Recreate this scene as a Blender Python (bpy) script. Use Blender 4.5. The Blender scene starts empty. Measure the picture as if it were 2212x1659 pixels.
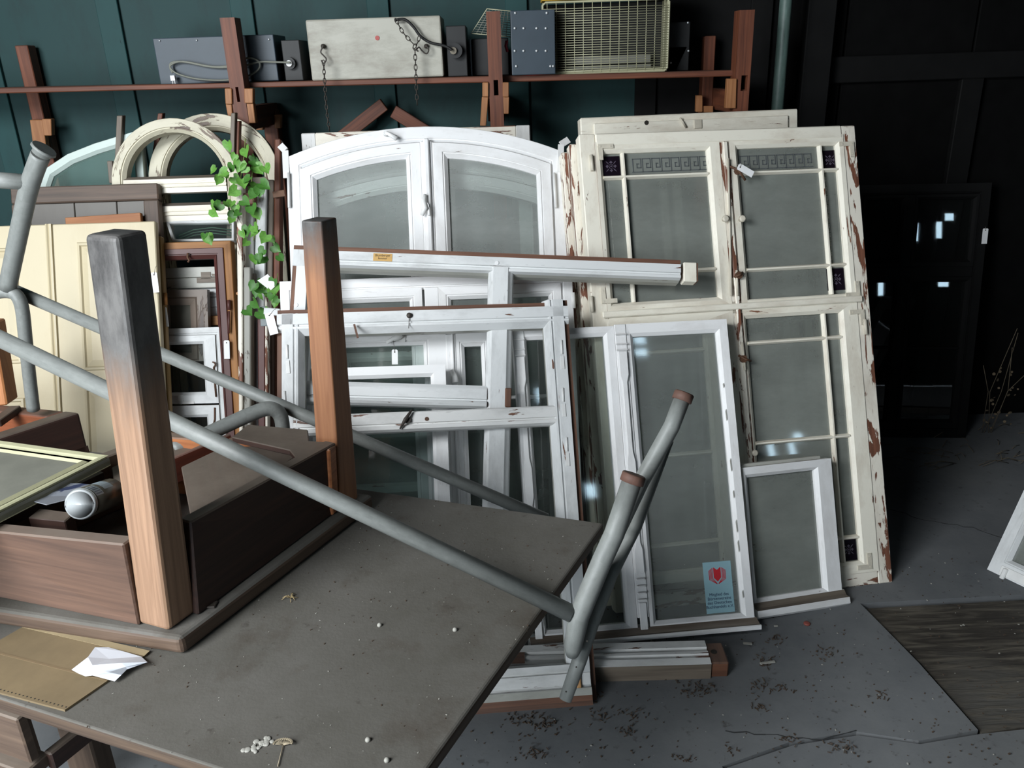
import bpy, math, random
import numpy as np
from mathutils import Vector
from mathutils.geometry import tessellate_polygon
rnd = random.Random(7)
SC = bpy.context.scene
COL = SC.collection
# ---------------------------------------------------------------- camera
F = 1750.0; CX, CY = 1106.0, 829.5; CH = 1.6
PITCH = math.radians(21.3); ROLL = math.atan(156 / 4490)
fw = np.array([0, math.cos(PITCH), -math.sin(PITCH)])
_r0 = np.array([1.0, 0, 0]); _u0 = np.cross(_r0, fw)
rt = math.cos(ROLL) * _r0 - math.sin(ROLL) * _u0
up = math.sin(ROLL) * _r0 + math.cos(ROLL) * _u0
CAM = np.array([0, 0, CH])
from mathutils import Matrix
cd = bpy.data.cameras.new('camera'); cam = bpy.data.objects.new('camera', cd); COL.objects.link(cam)
cd.sensor_width = 36.0; cd.lens = F / 2212 * 36.0; cd.clip_start = 0.02
cam.matrix_world = Matrix(((rt[0], up[0], -fw[0], 0), (rt[1], up[1], -fw[1], 0), (rt[2], up[2], -fw[2], CH), (0, 0, 0, 1)))
SC.camera = cam
# ---------------------------------------------------------------- world, light, exposure
w = bpy.data.worlds.new('world'); SC.world = w; w.use_nodes = True
w.node_tree.nodes['Background'].inputs[0].default_value = (0.62, 0.75, 0.85, 1)
w.node_tree.nodes['Background'].inputs[1].default_value = 1.0
def area(name, loc, target, sx, sy, power, col):
    l = bpy.data.lights.new(name, 'AREA'); l.shape = 'RECTANGLE'; l.size = sx; l.size_y = sy
    l.energy = power; l.color = col
    o = bpy.data.objects.new(name, l); COL.objects.link(o); o.location = loc
    d = Vector(target) - Vector(loc); o.rotation_euler = d.to_track_quat('-Z', 'Y').to_euler()
    return o
# daylight coming in through the open doorway and its tall fanlight, behind and to the left of the camera
area('gate_daylight', (-1.95, -0.45, 2.6), (-0.5, 2.3, 0.8), 1.9, 1.0, 84, (0.93, 0.97, 1.0))
area('doorway_daylight', (-2.0, -0.5, 1.2), (-0.5, 2.2, 0.8), 1.15, 1.5, 26, (0.93, 0.97, 1.0))
SC.view_settings.view_transform = 'Standard'; SC.view_settings.look = 'None'
SC.view_settings.exposure = 1.2; SC.view_settings.gamma = 1.0; SC.view_settings.use_curve_mapping = False
SC.cycles.transparent_max_bounces = 40
SC.cycles.max_bounces = 8; SC.cycles.diffuse_bounces = 4
SC.cycles.use_denoising = True
SC.cycles.sample_clamp_indirect = 4.0

# ---------------------------------------------------------------- pixel -> place helpers (points on real planes)
def ray(px, py): return fw + (px - CX) / F * rt - (py - CY) / F * up
def atz(px, py, z=0.0):
    d = ray(px, py); return CAM + d * ((z - CH) / d[2])
def aty(px, py, y):
    d = ray(px, py); return CAM + d * (y / d[1])
def nrm(v): v = np.asarray(v, float); return v / np.linalg.norm(v)
class Plane:
    """O origin, s to the right, t up the sheet, n towards the viewer"""
    def __init__(self, O, u, v):
        self.O = np.asarray(O, float); self.u = nrm(u)
        v = np.asarray(v, float); self.v = nrm(v - self.u * (v @ self.u)); self.n = np.cross(self.u, self.v)
    def q(self, px, py):
        d = ray(px, py); k = ((self.O - CAM) @ self.n) / (d @ self.n); P = CAM + d * k - self.O
        return (P @ self.u, P @ self.v)
    def P(self, s, t, d=0.0): return self.O + self.u * s + self.v * t + self.n * d
    def off(self, d): return Plane(self.O + self.n * d, self.u, self.v)
    def R(self, x0, y0, x1, y1):
        a = self.q(x0, y0); b = self.q(x1, y1)
        return (min(a[0], b[0]), min(a[1], b[1]), max(a[0], b[0]), max(a[1], b[1]))
def quadplane(TL, TR, BR, BL, zbot=0.0):
    R = [ray(*p) for p in (TL, TR, BR, BL)]
    l = np.linalg.svd(np.array([R[0], -R[1], R[2], -R[3]]).T)[2][-1]; l = l / l[2]
    P = [R[i] * l[i] for i in range(4)]
    s = (zbot - CH) / min(P[2][2], P[3][2]); P = [CAM + p * s for p in P]
    return Plane(P[3], P[2] - P[3], P[0] - P[3])
def leanplane(px, py, y, lean, yaw=0.0, droop=0.0):
    """plane through the point seen at (px,py) at distance y; lean back in degrees, then yaw about z"""
    O = aty(px, py, y); a = math.radians(lean); b = math.radians(yaw); c = math.radians(droop)
    u = np.array([math.cos(b), math.sin(b), math.sin(c)])
    v = np.array([-math.sin(b) * math.sin(a), math.cos(b) * math.sin(a), math.cos(a)])
    return Plane(O, u, v)

# ---------------------------------------------------------------- mesh builder
class MB:
    def __init__(s): s.v = []; s.f = []; s.uv = []; s.m = []; s.smooth = []; s.off = (rnd.random() * 9, rnd.random() * 9)
    def face(s, pts, axis, mat=0, smooth=False, idx=None):
        pts = [np.asarray(p, float) for p in pts]
        if idx is None:
            i0 = len(s.v); s.v += [tuple(p) for p in pts]; idx = list(range(i0, i0 + len(pts)))
        n = np.zeros(3)
        for i in range(len(pts)): n += np.cross(pts[i] - pts[0], pts[(i + 1) % len(pts)] - pts[0])
        L = np.linalg.norm(n); n = n / L if L > 1e-14 else np.array([0, 0, 1.0])
        a = nrm(axis); a2 = a - n * (a @ n)
        if np.linalg.norm(a2) < 0.2:
            a2 = np.cross(n, [0, 0, 1.0]) if abs(n[2]) < 0.9 else np.array([1.0, 0, 0])
        a2 = nrm(a2); b = np.cross(n, a2)
        s.f.append(idx); s.m.append(mat); s.smooth.append(smooth)
        s.uv.append([(p @ a2 + s.off[0], p @ b + s.off[1]) for p in pts])
    def hexa(s, c, axis=None, mat=0, topmat=None):
        """c: 8 corners, 0-3 one end loop, 4-7 the matching loop; vertices shared"""
        c = [np.asarray(p, float) for p in c]
        if axis is None:
            e = [c[1] - c[0], c[3] - c[0], c[4] - c[0]]; axis = max(e, key=lambda q: np.linalg.norm(q))
        i0 = len(s.v); s.v += [tuple(p) for p in c]
        for q in ((3, 2, 1, 0), (4, 5, 6, 7), (0, 1, 5, 4), (1, 2, 6, 5), (2, 3, 7, 6), (3, 0, 4, 7)):
            s.face([c[i] for i in q], axis, mat, idx=[i0 + i for i in q])
    def box(s, lo, hi, mat=0, axis=None):
        x0, y0, z0 = lo; x1, y1, z1 = hi
        s.hexa([(x0, y0, z0), (x1, y0, z0), (x1, y1, z0), (x0, y1, z0), (x0, y0, z1), (x1, y0, z1), (x1, y1, z1), (x0, y1, z1)], axis, mat)
    def bar(s, pl, s0, t0, s1, t1, d0, d1, mat=0, axis=None):
        """box in a plane's own frame"""
        s.hexa([pl.P(s0, t0, d0), pl.P(s1, t0, d0), pl.P(s1, t1, d0), pl.P(s0, t1, d0),
                pl.P(s0, t0, d1), pl.P(s1, t0, d1), pl.P(s1, t1, d1), pl.P(s0, t1, d1)], axis, mat)
    def beam(s, A, B, w, h, upv=(0, 0, 1), mat=0):
        A = np.asarray(A, float); B = np.asarray(B, float); d = nrm(B - A); x = nrm(np.cross(d, upv)); y = np.cross(x, d)
        c = [A + x * i * w / 2 + y * j * h / 2 for i, j in ((-1, -1), (1, -1), (1, 1), (-1, 1))]
        s.hexa(c + [p + (B - A) for p in c], d, mat)
    def prism(s, poly, vec, mat=0, axis=None, side=None):
        poly = [np.asarray(p, float) for p in poly]; vec = np.asarray(vec, float); n = len(poly)
        if axis is None: axis = poly[1] - poly[0]
        tri = tessellate_polygon([[Vector(p) for p in poly]])
        i0 = len(s.v); s.v += [tuple(p) for p in poly] + [tuple(p + vec) for p in poly]
        al = poly + [p + vec for p in poly]
        nn = np.zeros(3)
        for i in range(n): nn += np.cross(poly[i] - poly[0], poly[(i + 1) % n] - poly[0])
        flip = (nn @ vec) > 0
        for t in tri:
            a = [int(i) for i in t]; tn = np.cross(poly[a[1]] - poly[a[0]], poly[a[2]] - poly[a[0]])
            if (tn @ vec) < 0: a = a[::-1]
            s.face([al[i + n] for i in a], axis, mat, idx=[i0 + n + i for i in a])
            s.face([al[i] for i in a[::-1]], axis, mat, idx=[i0 + i for i in a[::-1]])
        for i in range(n):
            j = (i + 1) % n; q = [i, j, j + n, i + n]
            if not flip: q = q[::-1]
            s.face([al[k] for k in q], poly[j] - poly[i], mat if side is None else side, idx=[i0 + k for k in q])
    def ring(s, pl, path, prof, mats=None, closed=True, smooth=False):
        """sweep a profile of (inset, d) along a path in the sheet; counter-clockwise path, inset goes inwards"""
        n = len(path); path = [np.array(p, float) for p in path]
        inw = []
        for i in range(n):
            a = path[i - 1] if (closed or i > 0) else None; b = path[i]; c = path[(i + 1) % n] if (closed or i < n - 1) else None
            e1 = nrm(b - a) if a is not None else None; e2 = nrm(c - b) if c is not None else None
            if e1 is None: e1 = e2
            if e2 is None: e2 = e1
            n1 = np.array([-e1[1], e1[0]]); n2 = np.array([-e2[1], e2[0]])
            m = n1 + n2; m = m / np.linalg.norm(m); inw.append(m / max(0.3, m @ n1))
        k = len(prof); i0 = len(s.v); pts = []
        for i in range(n):
            for (ins, d) in prof:
                q = path[i] + inw[i] * ins; p = pl.P(q[0], q[1], d); pts.append(p); s.v.append(tuple(p))
        loops = n if closed else n - 1; cu = [0.0]; cv = [0.0]
        for i in range(n): cu.append(cu[-1] + np.linalg.norm(np.array(path[(i + 1) % n]) - path[i]))
        for a in range(k): cv.append(cv[-1] + math.hypot(prof[(a + 1) % k][0] - prof[a][0], prof[(a + 1) % k][1] - prof[a][1]))
        for i in range(loops):
            j = (i + 1) % n; ax = pl.P(*path[j]) - pl.P(*path[i])
            for a in range(k if True else k - 1):
                b = (a + 1) % k
                q = [i * k + a, j * k + a, j * k + b, i * k + b]
                s.face([pts[x] for x in q], ax, mats[a] if mats else 0, smooth, idx=[i0 + x for x in q])
                if n > 8: s.uv[-1] = [(cu[i] + s.off[0], cv[a] + s.off[1]), (cu[i + 1] + s.off[0], cv[a] + s.off[1]), (cu[i + 1] + s.off[0], cv[a + 1] + s.off[1]), (cu[i] + s.off[0], cv[a + 1] + s.off[1])]
        if not closed:
            for i, rev in ((0, False), (n - 1, True)):
                q = [i * k + a for a in range(k)]
                if rev: q = q[::-1]
                s.face([pts[x] for x in q], pl.u, 0, idx=[i0 + x for x in q])
    def tube(s, pts, r, seg=10, mat=0, closed=False, caps=True, rs=None):
        pts = [np.asarray(p, float) for p in pts]; n = len(pts); i0 = len(s.v); al = []
        prev = None
        for i in range(n):
            if closed: d = pts[(i + 1) % n] - pts[i - 1]
            else: d = pts[min(i + 1, n - 1)] - pts[max(i - 1, 0)]
            d = nrm(d)
            if prev is None: x = nrm(np.cross(d, [0, 0, 1.0] if abs(d[2]) < 0.9 else [1.0, 0, 0]))
            else: x = nrm(prev - d * (prev @ d))
            prev = x; y = np.cross(d, x); rr = rs[i] if rs else r
            for k in range(seg):
                a = 2 * math.pi * k / seg; p = pts[i] + (x * math.cos(a) + y * math.sin(a)) * rr; al.append(p); s.v.append(tuple(p))
        for i in range(n if closed else n - 1):
            j = (i + 1) % n
            for k in range(seg):
                l = (k + 1) % seg; q = [i * seg + k, i * seg + l, j * seg + l, j * seg + k]
                s.face([al[x] for x in q], pts[j] - pts[i], mat, True, idx=[i0 + x for x in q])
        if caps and not closed:
            s.face([al[k] for k in range(seg)][::-1], (1, 0, 0), mat, idx=[i0 + k for k in range(seg)][::-1])
            s.face([al[(n - 1) * seg + k] for k in range(seg)], (1, 0, 0), mat, idx=[i0 + (n - 1) * seg + k for k in range(seg)])
    def disc(s, c, nv, r, h, seg=12, mat=0, dome=0.0):
        nv = nrm(nv); c = np.asarray(c, float)
        P = [c, c + nv * h]; R = [r, r]
        if dome: P += [c + nv * (h + dome * .7), c + nv * (h + dome)]; R += [r * .7, r * .2]
        s.tube(P, r, seg, mat, rs=R)

def srgb(r, g, b):
    f = lambda c: (c / 255 / 12.92) if c / 255 < 0.04045 else ((c / 255 + 0.055) / 1.055) ** 2.4
    return (f(r), f(g), f(b), 1.0)
def root_loc(o):
    while o.parent is not None: o = o.parent
    return np.array(o.location)
def thing(name, label, cat, loc, group=None):
    o = bpy.data.objects.new(name, None); COL.objects.link(o); o.location = tuple(loc); o.empty_display_size = 0.05
    o['label'] = label; o['category'] = cat
    if group: o['group'] = group
    return o
def tag(o, label, cat, group=None):
    o['label'] = label; o['category'] = cat
    if group: o['group'] = group
    return o
def obj(name, mb, mats, parent=None, bevel=0.0, label=None, kind=None, seg=1):
    me = bpy.data.meshes.new(name)
    base = root_loc(parent) if parent is not None else np.array(mb.v, float).mean(0) * [1, 1, 0] + [0, 0, np.array(mb.v, float)[:, 2].min()]
    V = np.array(mb.v, float) - base
    me.from_pydata(V.tolist(), [], mb.f)
    uvl = me.uv_layers.new(name='UVMap')
    flat = [c for f in mb.uv for uv in f for c in uv]
    uvl.data.foreach_set('uv', flat)
    me.polygons.foreach_set('material_index', mb.m)
    me.polygons.foreach_set('use_smooth', mb.smooth)
    for m in (mats if isinstance(mats, (list, tuple)) else [mats]): me.materials.append(m)
    o = bpy.data.objects.new(name, me); COL.objects.link(o)
    if parent is not None: o.parent = parent
    else: o.location = tuple(base)
    if bevel:
        b = o.modifiers.new('bevel', 'BEVEL'); b.width = bevel; b.segments = seg; b.limit_method = 'ANGLE'; b.angle_limit = math.radians(40)
    if label: o['label'] = label
    if kind: o['kind'] = kind
    return o

# ---------------------------------------------------------------- materials
class NT:
    def __init__(s, name):
        s.mat = bpy.data.materials.new(name); s.mat.use_nodes = True; s.t = s.mat.node_tree; s.t.nodes.clear()
        s.out = s.n('ShaderNodeOutputMaterial')
    def n(s, typ, **kw):
        x = s.t.nodes.new(typ)
        for k, v in kw.items(): setattr(x, k, v)
        return x
    def l(s, a, b): s.t.links.new(a, b)
    def uv(s, sx=1, sy=1, obj=False):
        c = s.n('ShaderNodeTexCoord'); m = s.n('ShaderNodeMapping'); s.l(c.outputs['Object' if obj else 'UV'], m.inputs[0])
        m.inputs['Scale'].default_value = (sx, sy, sx if obj else 1); return m.outputs[0]
    def noise(s, vec, scale, detail=4, rough=0.6, dist=0.0):
        x = s.n('ShaderNodeTexNoise'); s.l(vec, x.inputs['Vector']); x.inputs['Scale'].default_value = scale
        x.inputs['Detail'].default_value = detail; x.inputs['Roughness'].default_value = rough; x.inputs['Distortion'].default_value = dist
        return x.outputs[0]
    def ramp(s, fac, stops, interp='LINEAR'):
        x = s.n('ShaderNodeValToRGB'); s.l(fac, x.inputs[0]); cr = x.color_ramp; cr.interpolation = interp
        while len(cr.elements) < len(stops): cr.elements.new(0.5)
        for e, (p, c) in zip(cr.elements, stops): e.position = p; e.color = c if len(c) == 4 else (*c, 1)
        return x.outputs[0]
    def mix(s, fac, a, b, blend='MIX'):
        x = s.n('ShaderNodeMix', data_type='RGBA', blend_type=blend)
        for sock, val in ((x.inputs[0], fac), (x.inputs[6], a), (x.inputs[7], b)):
            if hasattr(val, 'default_value') or hasattr(val, 'links'): s.l(val, sock)
            else: sock.default_value = val
        return x.outputs[2]
    def math(s, op, a, b=0.0):
        x = s.n('ShaderNodeMath', operation=op)
        for sock, val in ((x.inputs[0], a), (x.inputs[1], b)):
            if isinstance(val, (int, float)): sock.default_value = val
            else: s.l(val, sock)
        return x.outputs[0]
    def bsdf(s, col, rough=0.6, bump=None, bstr=0.3, bdist=0.003, metal=0.0, spec=0.5):
        b = s.n('ShaderNodeBsdfPrincipled')
        for k, val in (('Base Color', col), ('Roughness', rough), ('Metallic', metal), ('Specular IOR Level', spec)):
            if isinstance(val, (int, float, tuple)): b.inputs[k].default_value = val
            else: s.l(val, b.inputs[k])
        if bump is not None:
            u = s.n('ShaderNodeBump'); u.inputs['Strength'].default_value = bstr; u.inputs['Distance'].default_value = bdist
            s.l(bump, u.inputs['Height']); s.l(u.outputs[0], b.inputs['Normal'])
        s.l(b.outputs[0], s.out.inputs[0]); return b
    def upmask(s, lo, hi):
        g = s.n('ShaderNodeNewGeometry'); sp = s.n('ShaderNodeSeparateXYZ'); s.l(g.outputs['Normal'], sp.inputs[0])
        return s.ramp(sp.outputs[2], [(lo, (0, 0, 0)), (hi, (1, 1, 1))])
W0 = (0, 0, 0, 1); W1 = (1, 1, 1, 1)
def m_paint(name, col, wood=srgb(112, 78, 62), peel=0.0, dirt=0.25, dirtcol=srgb(120, 105, 85), rough=0.5, pscale=1.0):
    """old oil paint flaking off wood; peel 0..1 = how much has gone"""
    t = NT(name); uv = t.uv(6 * pscale, 26 * pscale); uv2 = t.uv(1, 1)
    n1 = t.noise(uv, 1.0, 8, 0.62, 0.6); fine = t.noise(uv2, 60, 3)
    thr = 0.26 + 0.32 * peel
    mask = t.ramp(n1, [(max(0, thr - 0.008), W1), (thr + 0.008, W0)])
    wn = t.noise(t.uv(4, 90), 1.0, 4, 0.6)
    wcol = t.ramp(wn, [(0.3, tuple(c * 0.55 for c in wood[:3])), (0.7, tuple(min(1, c * 1.35) for c in wood[:3]))])
    dn = t.noise(t.uv(3, 7), 1.0, 6, 0.7)
    dm = t.ramp(dn, [(0.48, W0), (0.78, (dirt, dirt, dirt, 1))])
    pc = t.mix(dm, col, dirtcol)
    cr = t.noise(t.uv(14, 90), 1.0, 3, 0.55); crm = t.ramp(cr, [(0.30, (0.5, 0.5, 0.5, 1)), (0.34, W0)])
    pc = t.mix(t.math('MULTIPLY', crm, min(1.0, 0.25 + peel)), pc, dirtcol)
    c = t.mix(mask, pc, wcol)
    h = t.math('ADD', t.math('MULTIPLY', mask, -1.0), t.math('MULTIPLY', fine, 0.15))
    t.bsdf(c, rough, h, 0.5, 0.0015); return t.mat
def m_wood(name, a, b, dust=0.0, dustcol=srgb(112, 106, 98), gs=(2.5, 70), rough=0.6, stain=None):
    t = NT(name); n1 = t.noise(t.uv(*gs), 1.0, 5, 0.65, 0.4); n2 = t.noise(t.uv(1.3, 5), 1.0, 4, 0.6)
    c = t.ramp(n1, [(0.28, a), (0.72, b)])
    c = t.mix(t.ramp(n2, [(0.35, W0), (0.75, (0.55, 0.55, 0.55, 1))]), c, tuple(x * 0.5 for x in a[:3]) + (1,))
    if dust:
        m = t.upmask(0.35, 0.85); dn = t.noise(t.uv(9, 9), 1.0, 5, 0.7)
        f = t.math('MULTIPLY', m, t.ramp(dn, [(0.25, (dust * .6,) * 3), (0.6, (dust,) * 3)]))
        c = t.mix(f, c, dustcol)
    t.bsdf(c, rough, n1, 0.25, 0.001); return t.mat
def m_plain(name, col, rough=0.6, metal=0.0, var=0.12, scale=12, bstr=0.1, spec=0.5):
    t = NT(name); n = t.noise(t.uv(scale, scale), 1.0, 5, 0.65)
    c = t.ramp(n, [(0.3, tuple(x * (1 - var) for x in col[:3])), (0.7, tuple(min(1, x * (1 + var)) for x in col[:3]))])
    t.bsdf(c, rough, n, bstr, 0.001, metal, spec); return t.mat
def m_glass(name, dust=0.22, col=srgb(190, 196, 192), tint=(0.86, 0.92, 0.9, 1), rough=0.05):
    t = NT(name); tr = t.n('ShaderNodeBsdfTransparent'); tr.inputs[0].default_value = tint
    df = t.n('ShaderNodeBsdfDiffuse'); df.inputs[0].default_value = col
    gl = t.n('ShaderNodeBsdfGlossy'); gl.inputs['Roughness'].default_value = rough
    dn = t.noise(t.uv(5, 2.2), 1.0, 6, 0.7)
    dm = t.ramp(dn, [(0.3, (dust * 0.75,) * 3), (0.75, (min(1, dust * 1.3),) * 3)])
    sp = t.noise(t.uv(90, 90), 1.0, 2, 0.5); spm = t.ramp(sp, [(0.76, W0), (0.80, (0.35, 0.35, 0.35, 1))])
    dm = t.math('ADD', dm, spm)
    m1 = t.n('ShaderNodeMixShader'); t.l(dm, m1.inputs[0]); t.l(tr.outputs[0], m1.inputs[1]); t.l(df.outputs[0], m1.inputs[2])
    fr = t.n('ShaderNodeFresnel'); fr.inputs[0].default_value = 1.5
    bw = t.noise(t.uv(3, 3), 1.0, 1, 0.5); bp = t.n('ShaderNodeBump'); bp.inputs['Strength'].default_value = 0.05; bp.inputs['Distance'].default_value = 0.01
    t.l(bw, bp.inputs['Height']); t.l(bp.outputs[0], gl.inputs['Normal'])
    m2 = t.n('ShaderNodeMixShader'); t.l(t.math('MULTIPLY', fr.outputs[0], 1.6), m2.inputs[0]); t.l(m1.outputs[0], m2.inputs[1]); t.l(gl.outputs[0], m2.inputs[2])
    t.l(m2.outputs[0], t.out.inputs[0]); return t.mat
def m_emit(name, col, st):
    t = NT(name); e = t.n('ShaderNodeEmission'); e.inputs[0].default_value = col; e.inputs[1].default_value = st
    t.l(e.outputs[0], t.out.inputs[0]); return t.mat

RAW = m_wood('bare_brown_wood', srgb(84, 54, 42), srgb(136, 92, 68), dust=0.25)
RAWGREY = m_wood('weathered_grey_wood', srgb(88, 78, 68), srgb(132, 120, 106), dust=0.3)
WHITE = m_paint('white_gloss_paint', srgb(236, 236, 236), peel=0.03, dirt=0.3)
WHITE2 = m_paint('white_flaking_paint', srgb(226, 226, 224), peel=0.34, dirt=0.5, dirtcol=srgb(120, 118, 112))
WHITE3 = m_paint('white_cracked_paint', srgb(218, 220, 220), peel=0.22, dirt=0.6, dirtcol=srgb(122, 122, 120))
CREAM = m_paint('cream_paint', srgb(240, 235, 220), wood=srgb(128, 84, 62), peel=0.22, dirt=0.5, dirtcol=srgb(150, 118, 84))
CREAM2 = m_paint('cream_peeling_paint', srgb(238, 232, 218), wood=srgb(120, 78, 60), peel=0.62, dirt=0.5, dirtcol=srgb(140, 110, 82))
CREAM3 = m_paint('cream_smooth_paint', srgb(192, 180, 150), peel=0.0, dirt=0.4, dirtcol=srgb(170, 150, 115))
GREYP = m_paint('grey_white_paint', srgb(176, 176, 168), wood=srgb(98, 86, 76), peel=0.3, dirt=0.5, dirtcol=srgb(100, 95, 88))
BROWNP = m_paint('grey_brown_paint', srgb(112, 100, 90), wood=srgb(82, 66, 56), peel=0.35, dirt=0.4, dirtcol=srgb(75, 62, 54))
MAROON = m_paint('maroon_paint', srgb(84, 48, 44), wood=srgb(60, 38, 34), peel=0.15, dirt=0.3, dirtcol=srgb(50, 34, 30))
OCHRE = m_wood('varnished_ochre_wood', srgb(130, 82, 36), srgb(176, 122, 62))
GLASS = m_glass('dusty_glass', 0.24)
GLASS_A = m_glass('hazy_glass', 0.34, col=srgb(205, 210, 206))
GLASS_D = m_glass('very_dusty_glass', 0.55, col=srgb(160, 165, 158))
GLASS_C = m_glass('clear_glass', 0.05)
GLASS_K = m_glass('dark_clean_glass', 0.015, tint=(0.7, 0.75, 0.75, 1), rough=0.02)
PURPLE = m_plain('purple_glass', srgb(24, 17, 26), 0.15, var=0.3)
PURPLE2 = m_plain('pale_violet_relief', srgb(84, 76, 90), 0.35)
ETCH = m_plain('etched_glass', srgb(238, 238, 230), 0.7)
ETCHD = m_plain('etched_glass_dark', srgb(80, 84, 86), 0.7)  # darker etched tone for the horizontal bands, set for contrast
IRON = m_plain('painted_iron', srgb(205, 198, 182), 0.45, var=0.2)
IRONW = m_plain('white_painted_iron', srgb(226, 226, 224), 0.4, var=0.1)
RUST = m_plain('rusty_iron', srgb(92, 64, 46), 0.7, var=0.4)
DARKIRON = m_plain('dark_iron', srgb(58, 52, 46), 0.6, var=0.3)
TEAL = m_paint('teal_wall_paint', srgb(17, 56, 56), wood=srgb(30, 40, 40), peel=0.0, dirt=0.6, dirtcol=srgb(12, 28, 30), rough=0.7)
TEAL2 = m_paint('teal_strip_paint', srgb(20, 64, 64), wood=srgb(30, 40, 40), peel=0.0, dirt=0.5, dirtcol=srgb(12, 34, 36), rough=0.7)
BLACKW = m_plain('blackened_boards', srgb(11, 11, 11), 0.8, var=0.3, spec=.1)
BLACKW2 = m_plain('dark_grey_paint', srgb(19, 19, 19), 0.7, var=0.2, spec=.15)
RACKW = m_wood('red_brown_rack_wood', srgb(78, 40, 27), srgb(134, 78, 52), dust=0.2)
RACKL = m_wood('sawn_orange_wood', srgb(140, 88, 52), srgb(186, 132, 86))
DARKW = m_wood('dark_wood_and_shade', srgb(34, 20, 15), srgb(66, 40, 30), dust=0.85, dustcol=srgb(108, 98, 88))  # also on the upturned table's right apron, where shade is put into the colour
MIDW = m_wood('worn_brown_wood', srgb(74, 58, 48), srgb(112, 92, 76), dust=0.85, dustcol=srgb(112, 102, 92))
LIGHTW = m_wood('orange_pine', srgb(150, 92, 52), srgb(196, 134, 84), dust=0.3)
STEEL = m_plain('galvanised_grey_paint', srgb(122, 125, 122), 0.5, var=0.16, scale=30)
CAPM = m_plain('brown_rubber', srgb(92, 66, 56), 0.7, var=0.2)
BLUEM = m_plain('blue_grey_metal', srgb(54, 66, 76), 0.5, var=0.08)
BLACKM = m_plain('black_metal', srgb(20, 21, 22), 0.55, var=0.2)
PAPER = m_plain('white_card', srgb(240, 240, 240), 0.8, var=0.02)
STRING = m_plain('grey_string', srgb(110, 108, 104), 0.8)
SILVER = m_plain('aluminium', srgb(205, 210, 212), 0.3, metal=0.45, var=0.05)
CREAMM = m_plain('cream_enamel', srgb(178, 176, 146), 0.4, var=0.1)

# ---------------------------------------------------------------- joinery helpers
def rect(r): return [(r[0], r[1]), (r[2], r[1]), (r[2], r[3]), (r[0], r[3])]
def prof(w, T, b=0.012, groove=True, flange=0.0):
    """front face at d=0, thickness T behind it; b = glazing bead, flange = bare set-back strip outside"""
    p = []; m = []
    if flange:
        p += [(0, -T), (0, -0.010), (flange, -0.010)]; m += [1, 1, 1]
        x = flange
    else: p += [(0, -T)]; m += [1]; x = 0.0
    p += [(x, -0.0015), (x + 0.0015, 0)]; m += [0, 0]
    if groove:
        g = w - b - 0.006; p += [(g, 0), (g + 0.0015, -0.004), (g + 0.0045, -0.004), (g + 0.006, -0.001)]; m += [0, 0, 0, 0]
    else: p += [(w - b, 0)]; m += [0]
    p += [(w, -min(T * 0.5, b * 1.1)), (w, -T)]; m += [0, 0]
    return p, m
def frame(name, pl, path, w, T, mats, parent, b=0.012, groove=True, flange=0.0, label=None):
    p, m = prof(w, T, b, groove, flange); mb = MB(); mb.ring(pl, path, p, m)
    return obj(name, mb, mats, parent, label=label)
def pane(pl, r, d, parent, mat=None, name='pane', path=None, label=None):
    mb = MB(); path = path or rect(r); mb.face([pl.P(a, b, d) for a, b in path], pl.v)
    return obj(name, mb, mat or GLASS, parent, label=label)
def muntin(pl, s0, t0, s1, t1, parent, mats, d0=-0.03, d1=-0.004, name='glazing_bar'):
    """ridged glazing bar, bevelled front"""
    mb = MB(); hor = (s1 - s0) > (t1 - t0)
    if hor:
        c = (t0 + t1) / 2; h = (t1 - t0) / 2
        sec = [(-h, d0), (-h, d1 - 0.012), (-h * .35, d1), (h * .35, d1), (h, d1 - 0.012), (h, d0)]
        A = [pl.P(s0, c + a, d) for a, d in sec]; B = [pl.P(s1, c + a, d) for a, d in sec]
    else:
        c = (s0 + s1) / 2; h = (s1 - s0) / 2
        sec = [(-h, d0), (-h, d1 - 0.012), (-h * .35, d1), (h * .35, d1), (h, d1 - 0.012), (h, d0)]
        A = [pl.P(c + a, t0, d) for a, d in sec]; B = [pl.P(c + a, t1, d) for a, d in sec]
    n = len(sec); i0 = len(mb.v); mb.v += [tuple(x) for x in A + B]; al = A + B
    for i in range(n):
        j = (i + 1) % n; q = [i, j, j + n, i + n]
        if hor: q = q[::-1]
        mb.face([al[k] for k in q], B[0] - A[0], 0, idx=[i0 + k for k in q])
    for q in (list(range(n)), list(range(n, 2 * n))): mb.face([al[k] for k in q], (0, 0, 1), 0, idx=[i0 + k for k in q])
    return obj(name, mb, mats, parent)
def bar(name, pl, r, d0, d1, mats, parent, bevel=0.002, label=None, mat=0, top=None):
    mb = MB(); mb.bar(pl, r[0], r[1], r[2], r[3], d0, d1, mat)
    if top is not None:  # bare side faces
        for i in (2, 3, 4, 5): mb.m[i] = top
    return obj(name, mb, mats, parent, bevel=bevel, label=label)
def knob(pl, s, t, parent, mat, r=0.009, d=0.02, name='knob'):
    mb = MB(); P = pl.P(s, t, 0); mb.tube([P, P + pl.n * d * .5, P + pl.n * d * .6, P + pl.n * d * .9, P + pl.n * d], r, 12, rs=[r * .55, r * .5, r, r, r * .6]); return obj(name, mb, mat, parent)
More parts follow.
